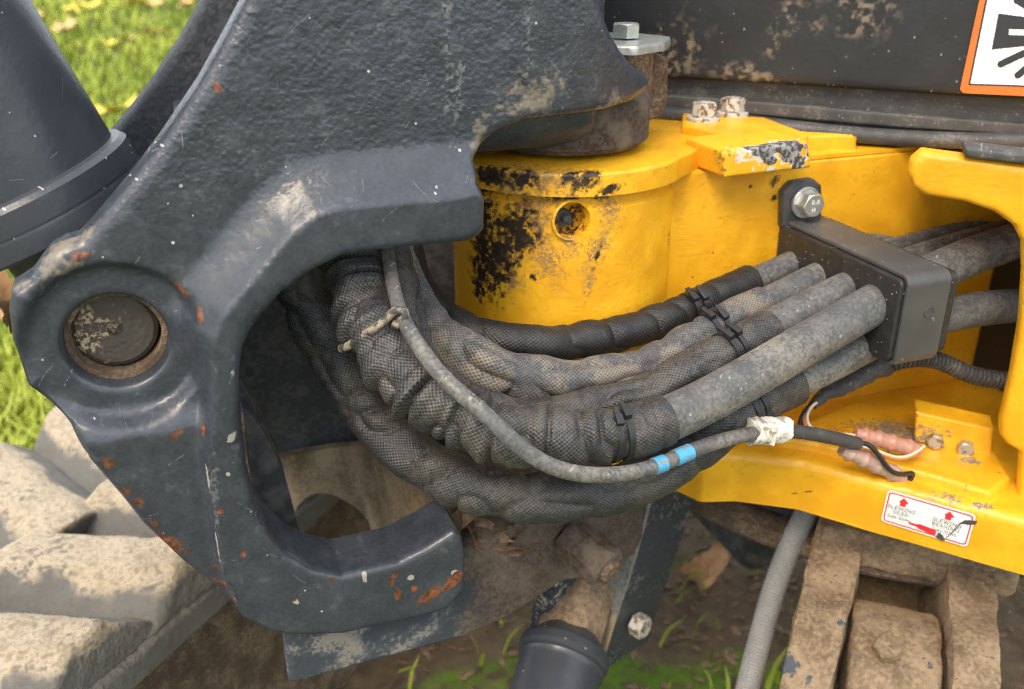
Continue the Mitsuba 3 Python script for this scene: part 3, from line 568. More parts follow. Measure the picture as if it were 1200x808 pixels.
put(pk+'__grease_nipple', trimesh.util.concatenate([hexhead(gq+np.array([-.002, 0, 0]), ga, .0105, .006, .2), lathe([(0, 0), (.0028, 0), (.0022, .004), (.003, .006), (.0018, .009), (0, .009)], gq+np.array([-.002, 0, 0])+ga*.006, ga, 24)]), 'dark_steel', label='steel grease nipple')
FW = fly(.06)
wl = [FW.px(787, 200), FW.px(787, 470)]; xw = wl[0][0]
put(cf+'__side_wall', relief(FW, [(xw, ZD-.06), (.75, ZD-.06), (.75, .085), (xw, .085)], 0, .002, .012, step=.01, lumps=.0004), 'yellow_paint', smooth=True, label='flat yellow side wall of the chassis')
put(cf+'__weld_plate', relief(fly(.066), [(.11, ZD-.05), (xw+.004, ZD-.05), (xw+.004, .084), (.11, .084)], 0, .002, .02, step=.006, lumps=.0008), 'yellow_paint', smooth=True)
sbx = [FS.px(*q) for q in [(847, 179), (947, 165), (951, 197), (849, 209)]]
st = put(cf+'__stop_block', relief(FS, sbx, 0, .002, .05, step=.004, lumps=.0004), 'stop_paint', smooth=True, label='yellow stop block with its front corner scraped to bare steel')
ZP_ = PSTOP(870, 176)[2]+.0008; pad = [atZ(*q, ZP_)[:2] for q in [(799, 147), (862, 161), (852, 174), (944, 163), (948, 157), (886, 134), (830, 124), (800, 130)]]
put(cf+'__bolt_pad', relief(fup(ZP_), Polygon(pad).buffer(0), 0, .0015, ZP_-ZT+.002, step=.005, lumps=.0002), 'yellow_paint', smooth=True)
for q, sp in (((824, 141), .1), ((858, 135), .45)):
    c = atZ(*q, ZP_)
    w = put(cf+'__pad_bolt', hexhead(c+[0, 0, .003], (0, 0, 1), .0175, .0105, sp), 'old_zinc', label='weathered hexagon bolt on the yellow pad, '+('left' if q[0] < 840 else 'right')+' one of the pair')
    put(w+'__washer', cyl(c, c+[0, 0, .003], .0128, ch=.0006), 'old_zinc')
# deck with the rounded front lip
dk = [np.r_[atZ(*q, ZD)[:2]] for q in [(826, 533), (868, 532), (943, 541), (1033, 566), (1100, 583), (1167, 601), (1260, 625), (1360, 650)]]+[np.array([.62, .05]), np.array([.3, .07]), np.array([.14, .07])]
put(cf+'__deck', relief(fup(ZD), Polygon(dk).buffer(0).buffer(-.004).buffer(.004), 0, .008, .043, step=.005, sb=.0025, lumps=.0005), 'yellow_paint', smooth=True, label='yellow deck with a rounded front lip')
st2 = [np.r_[atZ(*q, ZD+.008)[:2]] for q in [(905, 512), (960, 520), (1020, 537), (1110, 562), (1160, 578), (1185, 560), (1150, 500), (1000, 470)]]
put(cf+'__deck_doubler', relief(fup(ZD+.008), Polygon(st2).buffer(-.003).buffer(.003), 0, .0035, .009, step=.005, lumps=.0004), 'yellow_paint', smooth=True, label='raised yellow plate on the deck, scuffed')
# mounting lug with two bolts
LP = atZ(1072, 519, ZD+.008); FLg = fdeck(LP)
lg = [FLg.px(*q) for q in [(1073, 483), (1164, 503), (1161, 540), (1071, 518)]]
lk = put(cf+'__mounting_lug', relief(FLg, lg, 0, .002, .022, step=.003, lumps=.0003), 'yellow_paint', smooth=True, label='yellow mounting lug on the deck')
for q in ((1096, 514), (1131, 523)):
    c = FLg.w(FLg.px(*q))[0]
    b_ = put(lk+'__bolt', hexhead(c+FLg.n*.0012, FLg.n, .0108, .0065, .4), 'lug_bolt_zinc'); 
# service label
LF = Frame(FD.o, DIR, (0, 0, 1)); nf = FD.n
_a, _b = atZ(1033, 566, ZD), atZ(1100, 583, ZD); _c = atZ(1167, 601, ZD); FD = Frame(_a, _c-_a, (0, 0, 1)); FD = Frame(FD.w([[0, 0]], max(0, (_b-_a)@FD.n)+.001)[0], FD.a, FD.b)
lab = [FD.px(*q, .0012) for q in [(1036, 573), (1139, 603), (1133, 643), (1032, 611)]]
lc = np.mean(lab, 0); lab = np.array(lab); ex = lab[1]-lab[0]; ey = lab[0]-lab[3]; W_, H_ = np.linalg.norm(ex), np.linalg.norm(ey)
fa = FD.a*ex[0]+FD.b*ex[1]; fb = FD.a*ey[0]+FD.b*ey[1]; fb = fb-fa*(fa@fb)/(fa@fa)
LO = FD.w(lab[3:4], .0006)[0]; LFr = Frame(LO, fa, fb)
def rect(x0, y0, x1, y1, r=0.0): p = shapely.box(x0, y0, x1, y1); return p.buffer(-r).buffer(r) if r else p
def flat(fr, poly, h, t=.0002):
    g = getattr(poly, 'geoms', [poly]); ms = []
    for k in g:
        m = trimesh.creation.extrude_polygon(k, t, engine='earcut'); M = np.eye(4); M[:3, :3] = np.stack([fr.a, fr.b, fr.n], 1); M[:3, 3] = fr.o+fr.n*h; m.apply_transform(M); ms.append(m)
    return trimesh.util.concatenate(ms)
def words(fr, text, x, y, hh, h, bold=False, w=None):
    m = meshkit.text_mesh(text, hh, .00015, bold); b = m.bounds; s = 1 if w is None else w/(b[1, 0]-b[0, 0])
    m.apply_scale([s, 1, 1]); b = m.bounds; m.apply_translation([x-(b[0, 0]+b[1, 0])/2, y, 0]); M = np.eye(4); M[:3, :3] = np.stack([fr.a, fr.b, fr.n], 1); M[:3, 3] = fr.o+fr.n*h; m.apply_transform(M); return m
sl = put(cf+'__service_label', flat(LFr, rect(0, 0, W_, H_, .003), 0, .0004), 'white_print', label='white red-bordered service label with two red arrows and a scuffed corner')
put(sl+'__border', flat(LFr, rect(.0012, .0012, W_-.0012, H_-.0012, .0025).difference(rect(.0021, .0021, W_-.0021, H_-.0021, .002)), .0005), 'red_print')
def arrow(cx, cy, s): return Polygon([(cx-s*.55, cy), (cx, cy+s*.75), (cx+s*.75, cy+.05*s), (cx+s*.38, cy), (cx+s*.38, cy-.55*s), (cx-s*.35, cy-.55*s), (cx-s*.35, cy)])
for cx, l1, l2, l3 in ((.20, 'SLEWING', 'GEAR', 'Every 500Hrs'), (.72, 'SLEWING', 'BEARING', 'Every 250Hrs')):
    put(sl+'__arrow', flat(LFr, arrow(W_*cx, H_*.74, H_*.2), .0005), 'red_print')
    put(sl+'__lettering', trimesh.util.concatenate([words(LFr, l1, W_*cx, H_*.49, H_*.11, .0005), words(LFr, l2, W_*cx, H_*.35, H_*.11, .0005), words(LFr, l3, W_*cx, H_*.2, H_*.105, .0005, w=W_*.27)]), 'black_print')
gun = unary_union([Polygon([(W_*.40, H_*.20), (W_*.44, H_*.25), (W_*.62, H_*.21), (W_*.63, H_*.12), (W_*.60, H_*.08), (W_*.43, H_*.14)]), shapely.LineString([(W_*.33, H_*.2), (W_*.42, H_*.19)]).buffer(.0004)]).buffer(.0005)
put(sl+'__grease_gun_print', flat(LFr, gun, .0005), 'red_print')
sc_ = unary_union([Polygon([(W_*.845, H_*.62), (W_*.9, H_*.78), (W_*.97, H_*.83), (W_*1.03, H_*.86), (W_*1.02, H_*.75), (W_*.96, H_*.68), (W_*.9, H_*.66)]), Polygon([(W_*.64, H_*.04), (W_*.66, H_*.2), (W_*.71, H_*.16), (W_*.75, H_*.03), (W_*.72, H_*-.02)]), shapely.LineString([(W_*.86, H_*.62), (W_*.8, H_*.3), (W_*.76, H_*.12)]).buffer(.0003)])
put(sl+'__scuff', flat(LFr, sc_, .0009), 'rubber', label='dark scuff torn across the label corner')

# cover plate on the right
FCv = fdeck(DK-FD.n*.014)
cv = [FCv.px(*q) for q in [(1064, 204), (1067, 188), (1080, 177), (1132, 184), (1200, 193), (1400, 222), (1400, 700), (1215, 640), (1192, 600), (1196, 532), (1180, 523), (1172, 512), (1172, 496), (1185, 440), (1195, 380), (1199, 320), (1198, 286), (1188, 266), (1166, 250), (1130, 238), (1085, 231), (1070, 221)]]
cp = thing('cover_plate', 'yellow cover plate with a rounded hooked end on the right', 'cover')
put(cp+'__plate', relief(FCv, Polygon(cv).buffer(-.002).buffer(.002), 0, .005, .012, step=.006, lumps=.0003), 'yellow_paint', smooth=True)
es = [FCv.px(*q, .006) for q in [(1130, 173), (1200, 181), (1340, 197), (1340, 211), (1200, 194), (1131, 186)]]
put(cp+'__edge_strip', relief(Frame(FCv.o+FCv.n*.004, FCv.a, FCv.b), es, 0, .002, .02, step=.004, lumps=.0003), 'rubber', smooth=True, label='grey rubber edge strip along the top')

zc_ = FCv.w(FCv.px(1120, 226))[0][2]
put(cp+'__added_shade_shelf', relief(fup(zc_), [(FCv.w(FCv.px(1076, 222))[0]-FCv.n*.0125)[:2], (FCv.w(FCv.px(1400, 222))[0]-FCv.n*.0125)[:2], (.75, .058), (.36, .058)], 0, 0, .004, step=.02), 'yellow_paint', smooth=False)  # unseen plate added behind the hook to keep light out of the cavity
put(cf+'__shade_bulkhead', relief(Frame((.46, 0, 0), (0, -1, 0), (0, 0, 1)), [(-.058, ZD+.002), (.12, ZD+.002), (.12, .075), (-.058, .075)], 0, 0, .01, step=.03), 'black_panel_coat', smooth=False)  # added sheet, coloured black to stand in for the shade of the recess
# ------------------------------------------------------------------ black body panel, trim and seal
bd = thing('body_panel', 'grubby black body panel with caked dirt above the yellow chassis', 'body panel')
put(bd+'__panel', relief(FP, [FP.px(680, 97), FP.px(785, 93), FP.px(900, 99), FP.px(1010, 106), FP.px(1125, 114), FP.px(1420, 128), FP.px(1420, -300), FP.px(600, -300)], 0, .006, .03, step=.008, lumps=.0006), 'black_panel_coat', smooth=True)
tr = [FP.px(*q) for q in [(680, 106), (785, 112), (900, 122), (1050, 136), (1200, 149), (1400, 163), (1400, 128), (1200, 120), (1010, 108), (785, 95), (680, 88)]]
FP2 = Frame(PA-FP.n*.014, FP.a, FP.b); tr0 = [FP2.px(*q) for q in [(680, 130), (785, 140), (1000, 160), (1400, 190), (1400, 110), (1000, 90), (785, 80), (680, 75)]]
put(bd+'__recess', relief(FP2, tr0, 0, 0, .02, step=.01), 'rubber', smooth=True)
FP3 = Frame(PA-FP.n*.004, FP.a, FP.b)
put(bd+'__trim_band', relief(FP3, [FP3.px(*q) for q in [(680, 106), (785, 111), (900, 120), (1050, 133), (1200, 145), (1400, 158), (1400, 178), (1200, 160), (1050, 150), (900, 137), (785, 127), (680, 121)]], 0, .002, .02, step=.005, lumps=.0004), 'rubber', smooth=True, label='ribbed dark trim band under the panel')
Q, S = spline([FP3.w(FP3.px(*q))[0]+FP.n*.0 for q in [(690, 125), (785, 134), (900, 147), (1000, 158), (1100, 164), (1200, 166), (1300, 168), (1400, 175)]], .004)
put(bd+'__rubber_seal', sweep(Q, S, .0062, 20)[0], 'rubber', smooth=True, label='round black rubber seal along the bottom')
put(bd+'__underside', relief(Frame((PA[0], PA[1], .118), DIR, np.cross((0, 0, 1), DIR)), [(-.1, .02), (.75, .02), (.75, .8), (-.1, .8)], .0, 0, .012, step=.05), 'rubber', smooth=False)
# hazard decal
dc = np.array([FP.px(*q, .001) for q in [(1124, 109), (1150, -6)]]); du = dc[1]-dc[0]; du = du/np.linalg.norm(du)
fb = FP.a*du[0]*0.6+FP.b; fb = nz(fb); FDc = Frame(FP.w(dc[:1], .0015)[0], FP.a, FP.b)
dd = lambda x, y: FDc.px(x, y)
full = Polygon([dd(1124, 109), dd(1149, -6), dd(1160, -55), dd(1330, -60), dd(1330, 119)]).buffer(-.004).buffer(.004)
hz = put(bd+'__hazard_decal', flat(FDc, full, 0, .0005), 'orange_print', label='hazard decal with orange border and black pictogram on white')
wh = Polygon([dd(1137, 98), dd(1161, -20), dd(1166, -45), dd(1320, -50), dd(1320, 104)])
put(hz+'__black_line', flat(FDc, wh.buffer(.0012, join_style=2), .0006), 'black_print')
put(hz+'__white_field', flat(FDc, wh, .0009), 'white_print')
pic = [Polygon([dd(1162, 58), dd(1170, 16), dd(1260, 28), dd(1260, 48)]).difference(Polygon([dd(1182, 41), dd(1182, 34), dd(1260, 36), dd(1260, 44)])),
       Polygon([dd(1188, 3), dd(1187, -25), dd(1240, -25), dd(1230, 22), dd(1206, 14)]),
       shapely.LineString([dd(1173, 75), dd(1205, 60), dd(1240, 50)]).buffer(.0024), shapely.LineString([dd(1193, 88), dd(1214, 70), dd(1245, 58)]).buffer(.0024), shapely.LineString([dd(1214, 96), dd(1235, 75)]).buffer(.0024)]
for g in pic: put(hz+'__pictogram', flat(FDc, g, .0012), 'black_print')

# ------------------------------------------------------------------ hose clamp
principled('clamp_rubber', lambda p, n, uv: mix(mix(C(.012, .012, .013), C(.035, .034, .033), fbm(p.x*200, p.y*200, p.z*200, 3)), C(.3, .26, .2), .8*specks(p.y+p.x, p.z, .006, .12, .3)), .5, dirty_bump, .0004)
principled('clamp_steel', lambda p, n, uv: mix(mix(C(.045, .047, .05), C(.085, .085, .084), fbm(p.x*50, p.y*50, p.z*50, 3)), C(.25, .24, .22), .7*specks(p.y+p.x*.5, p.z+p.x, .009, .1, .25)), .42, yellow_bump, .0004)
cl = thing('hose_clamp', 'black rubber-lined clamp block bolted to the yellow wall holding five hoses', 'clamp')
YN = -.074; bx0, bx1 = atY(908, 265, .06)[0], atY(1121, 303, YN)[0]+.008
zt_, zb_ = atY(1055, 330, YN)[2], atY(1050, 424, YN)[2]
y0c, y1c = YN, .059
FCl = Frame((bx0, 0, 0), (0, -1, 0), (0, 0, 1))               # looks towards -X
prof = Polygon([(-y1c, zt_), (-y0c-.0, zt_), (-y0c, zb_), (-y1c, zb_)])
prof = shapely.box(-y1c, zb_, -y0c, zt_); prof = unary_union([prof.buffer(-.0045).buffer(.0045), shapely.box(-y1c, zb_, -y0c-.03, zt_)])
m = relief(FCl, prof, -.003, .0015, bx1-bx0-.003, step=.005); put(cl+'__block', m, 'clamp_rubber', smooth=True, label='black rubber block with hose holes')
# steel band over the block: top strip and near face
wid = (bx1-bx0); xm = (bx0+bx1)/2
def band_poly(o): 
    p = shapely.box(-y1c, zb_, -y0c, zt_); p = unary_union([p.buffer(-.0045).buffer(.0045), shapely.box(-y1c, zb_, -y0c-.03, zt_)]); return p.buffer(o)
ring = band_poly(.0034).difference(band_poly(.0003)).intersection(shapely.box(-.0585, -1, 1, 1))
ringp = max(getattr(ring, 'geoms', [ring]), key=lambda g: g.area)
m = relief(Frame((bx0+.006, 0, 0), (0, -1, 0), (0, 0, 1)), ringp, 0, .0008, wid-.018, step=.004, sb=.0015)
bn = put(cl+'__steel_band', m, 'clamp_steel', smooth=35, label='dark steel band wrapped over the block')
hcn = atY(1089, 366, YN-.0034); hcn[1] = YN-.0033
put(bn+'__hole', lathe([(.0032, 0), (.0042, .0), (.0042, .0008), (.0032, .0008), (.0032, 0)], hcn, (0, -1, 0), 32), 'clamp_steel'); put(bn+'__hole_shade_disc', cyl(hcn+[0, .0002, 0], hcn+[0, -.0003, 0], .0033, 24), 'rubber')  # ring and flat dark disc stand in for the shaded depth of a hole
FTb = fly(.052)
tb = put(cl+'__bolt_tab', relief(FTb, roundpoly([FTb.px(*q) for q in [(918, 268), (919, 226), (930, 214), (954, 210), (963, 218), (963, 262)]], .001), 0, .0012, .007, step=.003), 'dark_steel', smooth=True, label='upright dark steel tab of the clamp')
tc = atY(943, 237, .051); ta = nz((-.0, -1, 0.0))
bb = put(tb+'__bolt', hexhead(tc+ta*.0025, ta, .0165, .0095, .55), 'zinc', label='clean bright hexagon bolt with stamped marks')
put(bb+'__washer', cyl(tc, tc+ta*.0026, .0118, ch=.0005), 'zinc')
FB = Frame(tc+ta*.01215, (1, 0, 0), (0, 0, 1))
put(bb+'__stamp', trimesh.util.concatenate([words(FB, '8.8', .0005, .0012, .0034, 0), words(FB, 'H', -.0005, -.0048, .0034, 0)]), 'white_print')

# ------------------------------------------------------------------ hoses
HQ = []
def hose(label, path, rh, sleeve_from, rs, cloth, amp, seed, ties, ring_=.75, fold=.014):
    t = thing('hydraulic_hose', label, 'hose', 'hydraulic hoses through the clamp')
    P = np.array([atY(*q) for q in path]); Q, S = spline(P, .0025)
    X = np.array([(600+FPX*((q-CO)@CR)/((q-CO)@CF)) for q in Q])
    Yp = np.array([(404-FPX*((q-CO)@CU)/((q-CO)@CF)) for q in Q])
    near = lambda x, y: int(np.argmin((X-x)**2+(Yp-y)**2))
    k0 = near(*sleeve_from)
    m, uv = sweep(Q[:k0+12], S[:k0+12], rh, 28); put(t+'__hose', m, 'hose_rubber', smooth=True, uv=uv)
    HQ.append((Q, rs)); q, s = spline(Q[k0:], .0011); sd = 72; a = ringangles(sd); g = np.random.default_rng(seed)
    tt = np.clip(s/.05, 0, 1); grow = np.interp(s, [0, s[-1]*.5, s[-1]], [rs[0], rs[1], rs[2]])
    qq = np.stack([np.broadcast_to(s[:, None]/fold, (len(s), sd))+.35*np.sin(a+seed)[None], 1.1*ring_*np.cos(a)[None]+0*s[:, None], 1.1*ring_*np.sin(a)[None]+0*s[:, None]], -1)
    n1 = meshkit.noise(qq+seed*7.1, seed); rid = np.minimum(np.abs(2*n1-1)*1.5, 1)**.6
    n2 = meshkit.noise(qq*np.array([.28, 1, 1])+3.3, seed+5); n3 = meshkit.noise(qq*np.array([2.6, 2, 2])+9, seed+9)
    am = (amp*np.interp(s, [0, .02, .06, s[-1]], [.15, .35, 1, 1]))[:, None]*np.clip(.35+1.3*n2, .2, 1.5)
    R = grow[:, None]*(1+am*(rid-.62)+.3*am*(n3-.5)+.12*(n2-.5))
    tie_s = []
    for (x, y) in ties:
        kt = int(np.argmin(np.linalg.norm(q-Q[near(x, y)], axis=1)))
        for off in (-.0034, .0034):
            kk = int(np.clip(kt+round(off/.0011), 2, len(q)-3)); tie_s.append(kk)
            R *= (1-.10*np.exp(-((s-s[kk])/.004)**2))[:, None]
    R[0] *= .97
    m, uv = sweep(q, s, R, sd, caps=False, usc=float(np.mean(grow))); put(t+'__sleeve', m, cloth, smooth=True, uv=uv)
    for kk in tie_s:
        T, n_, b_ = frame_at(q, kk); rr = float(R[kk].mean())*1.015
        rg = lathe([(rr, -.0019), (rr+.0014, -.0017), (rr+.0014, .0017), (rr, .0019), (rr, -.0019)], q[kk], T, 56)
        z = put(t+'__cable_tie', rg, 'tie_nylon', smooth=30)
        out = nz(nz(CO-q[kk])+np.array([0, 0, .9])-T*.3); out = nz(out-T*(out@T)); tg = np.cross(T, out); out2 = nz(out*1+tg*g.uniform(-.25, .25)); tg = np.cross(T, out2)
        hd = trimesh.util.concatenate([box(q[kk]+out2*(rr+.0026), (.0046, .0068, .0044), (T, tg, out2), .0007), box(q[kk]+out2*(rr+.003)+tg*.0055, (.0032, .006, .0014), (T, tg, out2), .0003)])
        put(z+'__head', hd, 'tie_nylon', smooth=30)
    return q, s, R
H1 = [(1210, 238, .13), (1110, 270, .085), (1030, 284, .066), (946, 303, .043), (900, 322, .036), (850, 343, .028), (800, 366, .021), (740, 388, .016), (660, 402, .014), (590, 400, .019), (530, 380, .045), (495, 345, .072), (476, 300, .098), (467, 240, .11), (465, 190, .115)]
H2 = [(1300, 205, .12), (1200, 253, .085), (1100, 282, .05), (979, 317, .013), (930, 340, .004), (880, 364, -.006), (838, 384, -.012), (780, 418, -.017), (700, 443, -.020), (620, 442, -.014), (555, 420, -.001), (508, 388, .028), (482, 350, .055), (464, 300, .078), (459, 240, .09), (457, 190, .095)]
H3 = [(1300, 222, .09), (1200, 268, .05), (1105, 296, .012), (1013, 330, -.018), (950, 360, -.028), (895, 389, -.038), (830, 425, -.047), (760, 461, -.052), (690, 484, -.050), (610, 492, -.042), (545, 474, -.028), (500, 436, -.002), (472, 380, .026), (460, 320, .052), (454, 250, .07), (452, 190, .075)]
H4 = [(1300, 236, .045), (1200, 279, .0), (1125, 306, -.03), (1046, 345, -.047), (960, 394, -.060), (880, 441, -.074), (790, 488, -.082), (720, 509, -.083), (640, 512, -.078), (560, 500, -.066), (500, 466, -.048), (455, 415, -.024), (430, 365, .006), (416, 310, .034), (409, 240, .052), (407, 180, .06)]
H5 = [(1320, 345, .02), (1200, 358, -.02), (1125, 366, -.036), (1038, 392, -.042), (985, 419, -.044), (920, 452, -.050), (850, 495, -.056), (780, 548, -.054), (720, 573, -.046), (650, 583, -.034), (566, 574, -.012), (494, 540, .016), (432, 480, .05), (388, 412, .075), (362, 352, .095), (352, 290, .105), (349, 200, .115)]
hose('farthest and thinnest hose in a clean black woven sleeve against the yellow tube', H1, .0098, (880, 330), (.0125, .0125, .013), 'sleeve_dark_cloth', .22, 11, [(812, 358)], ring_=.45, fold=.018)
hose('second hose from the yellow wall, in a dusty tan woven sleeve', H2, .0112, (893, 357), (.0132, .0152, .0150), 'sleeve_dusty_cloth', .42, 12, [(838, 384)], fold=.022)
hose('middle hose of the five with its sleeve tucked behind the front hose', H3, .0122, (902, 385), (.0138, .0148, .0150), 'sleeve_cloth', .34, 13, [(856, 411)], fold=.02)
hose('front hose with the longest bare grey rubber run and a bunched sleeve', H4, .0138, (782, 491), (.0160, .0185, .0200), 'sleeve_cloth', .42, 14, [(722, 508)], fold=.0075, ring_=.4)
hose('lowest hose leaving the clamp under the others, in an outer black woven sleeve', H5, .0128, (930, 446), (.0160, .0168, .0185), 'sleeve_cloth', .24, 15, [(878, 476)], fold=.017)

# ------------------------------------------------------------------ cable, tapes, loom, wires
cb = thing('electric_cable', 'thin grey cable with blue tape bands lying across the hoses', 'cable')
CP = [(448, 240, .035), (455, 300, .016), (468, 362, -.022), (486, 398, -.046), (520, 443, -.072), (565, 483, -.092), (610, 524, -.105), (650, 548, -.109), (700, 557, -.108), (760, 549, -.101), (810, 529, -.094), (860, 513, -.084), (900, 506, -.073)]
Q, S = spline([atY(*q) for q in CP], .002); m, uv = sweep(Q, S, np.interp(S, [0, .12], [.0036, .0046]), 24); put(cb+'__cable', m, 'conduit_grey', smooth=True, uv=uv)
kx = np.array([600+FPX*((q-CO)@CR)/((q-CO)@CF) for q in Q]); ky = np.array([404-FPX*((q-CO)@CU)/((q-CO)@CF) for q in Q])
def kat(x, y): return int(np.argmin((kx-x)**2+(ky-y)**2))
for xy, L in (((797, 531), 3), ((771, 546), 2)):
    k = kat(*xy); m, uv = sweep(Q[k-L:k+L+1], S[k-L:k+L+1], .0051, 24); put(cb+'__blue_band', m, 'blue_tape', smooth=35)
q2, s2 = spline([atY(*q) for q in [(890, 507, -.066), (930, 506, -.063), (965, 511, -.06), (1005, 520, -.056)]], .002); m, uv = sweep(q2, s2, .0048, 24); put(cb+'__black_sleeve', m, 'rubber', smooth=35)
tpz = lump(sweep(*spline([atY(*q) for q in [(878, 507, -.074), (895, 505, -.073), (918, 504, -.070)]], .0012), .0088, 24)[0], .0022, 190, 4)
put(cb+'__white_tape', tpz, 'white_tape', smooth=50, label='torn white tape wrapped at the cable joint')
fr_ = fly(-.082)
put(cb+'__tape_tail', relief(fr_, [fr_.px(*q) for q in [(894, 500), (912, 503), (908, 524), (900, 520)]], lambda P: .003*np.sin(P[:, 0]*500), 0, .0005, step=.002), 'white_tape', smooth=True)
# knotted old tie where the cable crosses the front sleeve
kq = kat(466, 372); kp = Q[kq]
Qk, Sk = spline([atY(*q) for q in [(400, 408, .0), (414, 402, -.018), (435, 387, -.028), (452, 375, -.030), (464, 364, -.032), (474, 366, -.034), (472, 376, -.034), (462, 380, -.030)]], .002)
put(cb+'__old_tie', lump(sweep(Qk, Sk, .0024, 14)[0], .0007, 400, 5), 'muddy_tie', smooth=60, label='muddy old tie knotted round cable and sleeve')

lm = thing('wiring_loom', 'taped black wiring loom below the clamp with coloured wires looping out', 'wiring')
def wire(key, pts, r, mat, **k): Q, S = spline([np.asarray(p) if len(p) == 3 and isinstance(p, np.ndarray) else atY(*p) for p in pts], .0015); return put(key, sweep(Q, S, r, 14)[0], mat, smooth=True, **k)
Ql, Sl = spline([atY(*q) for q in [(1048, 425, -.005), (1025, 433, -.008), (995, 449, -.012), (970, 461, -.016), (952, 476, -.02)]], .0018)
rl = np.interp(Sl, [0, .01, Sl[-1]*.7, Sl[-1]], [.0075, .0085, .0062, .0035])
put(lm+'__taped_sheath', lump(sweep(Ql, Sl, rl, 22)[0], .0016, 150, 8), 'rubber', smooth=50, label='wrinkled tape sheath of the loom')
wire(lm+'__black_wire', [(956, 472, -.02), (943, 484, -.022), (938, 498, -.024), (942, 508, -.026)], .0021, 'wire_black')
wire(lm+'__orange_wire', [(955, 474, -.021), (943, 488, -.024), (945, 500, -.028), (962, 509, -.032), (985, 512, -.036), (1006, 512, -.04)], .0012, 'orange_wire')
wire(lm+'__cream_wire', [(957, 472, -.023), (946, 487, -.026), (949, 499, -.03), (965, 506, -.035), (985, 509, -.039), (1006, 511, -.043)], .0012, 'cream_wire')
def shrink(key, a, b, r, mat, seed, lab):
    Q, S = spline([np.asarray(a), (np.asarray(a)+b)/2+[0, 0, .001], np.asarray(b)], .0012); L = S[-1]; rad = r*(.75+.25*np.sin(np.clip(S/L, 0, 1)*np.pi)**.4)*(1+.3*np.exp(-((S-L*.12)/.0016)**2)+.3*np.exp(-((S-L*.32)/.0016)**2)+.26*np.exp(-((S-L*.52)/.0016)**2)+.26*np.exp(-((S-L*.78)/.002)**2)); rad[-4:] *= np.linspace(.95, .4, 4)
    put(key, lump(sweep(Q, S, rad, 22)[0], .0006, 300, seed), mat, smooth=50, label=lab)
shrink(lm+'__connector', atY(1002, 509, -.042), atY(1080, 530, -.06), .0056, 'pink_shrink', 1, 'pink heat-shrink wire joint')
shrink(lm+'__connector', atY(986, 527, -.05), atY(1062, 563, -.062), .0054, 'tan_shrink', 2, 'dirty tan heat-shrink wire joint')
wire(lm+'__orange_wire', [(1005, 523, -.056), (1030, 531, -.06), (1050, 538, -.062), (1068, 535, -.062), (1083, 525, -.06)], .0012, 'orange_wire')
wire(lm+'__cream_wire', [(1005, 522, -.057), (1032, 530, -.061), (1052, 536, -.063), (1068, 533, -.063), (1083, 523, -.061)], .001, 'cream_wire')
wire(lm+'__black_wire', [(1003, 520, -.056), (1022, 525, -.06), (1034, 540, -.064), (1046, 553, -.066), (1060, 556, -.066), (1069, 555, -.065), (1066, 563, -.064)], .0018, 'wire_black')
# corrugated conduit into the chassis
cd = thing('corrugated_conduit', 'black corrugated conduit running back from under the clamp', 'conduit')
Q, S = spline([atY(*q) for q in [(1045, 426, -.01), (1075, 420, -.015), (1105, 425, -.02), (1135, 438, -.03), (1180, 446, -.042), (1240, 444, -.05), (1320, 430, -.055)]], .0006)
put(cd+'__tube', sweep(Q, S, .0062+.0007*np.sign(np.sin(S*2*np.pi/.0034)), 22)[0], 'rubber', smooth=25)

# ------------------------------------------------------------------ lift cylinder, upper left
lc_ = thing('lift_cylinder', 'dark blue-grey hydraulic cylinder barrel slanting in at the upper left', 'hydraulic cylinder')
PY = .11
p0 = atY(42+20, 207+28, PY); pr = atY(128, 155, PY); dv = atY(35, 0, PY)-atY(128, 155, PY); dv = nz(dv); rad = abs(np.cross((pr-atY(60, 205, PY)), dv) @ np.array([0, 1, 0]))
ctr = atY(64, 244, PY); ctr = pr+np.cross(dv, [0, 1, 0])*0
side = nz(np.cross(dv, [0, 1, 0])); side = side if side[0] < 0 else -side
RB = .060
ctr = pr+side*RB
prf = [(0, -.0), (RB+.006, 0), (RB+.0075, .002), (RB+.0075, .012), (RB+.007, .0135), (RB+.007, .0145), (RB+.0075, .016), (RB+.0075, .028), (RB+.005, .031), (RB, .032), (RB, .5), (0, .5)]
put(lc_+'__barrel', lathe(prf, ctr-dv*.034, dv, 96), 'cylinder_paint', label='barrel with a double collar at its lower end')
put(lc_+'__rod_eye', trimesh.util.concatenate([cyl(ctr-dv*.03, ctr-dv*.12, .034), cyl((hc[0], .05, hc[1]), (hc[0], .18, hc[1]), .045)]), 'dark_steel', label='dark rod eye below the barrel')

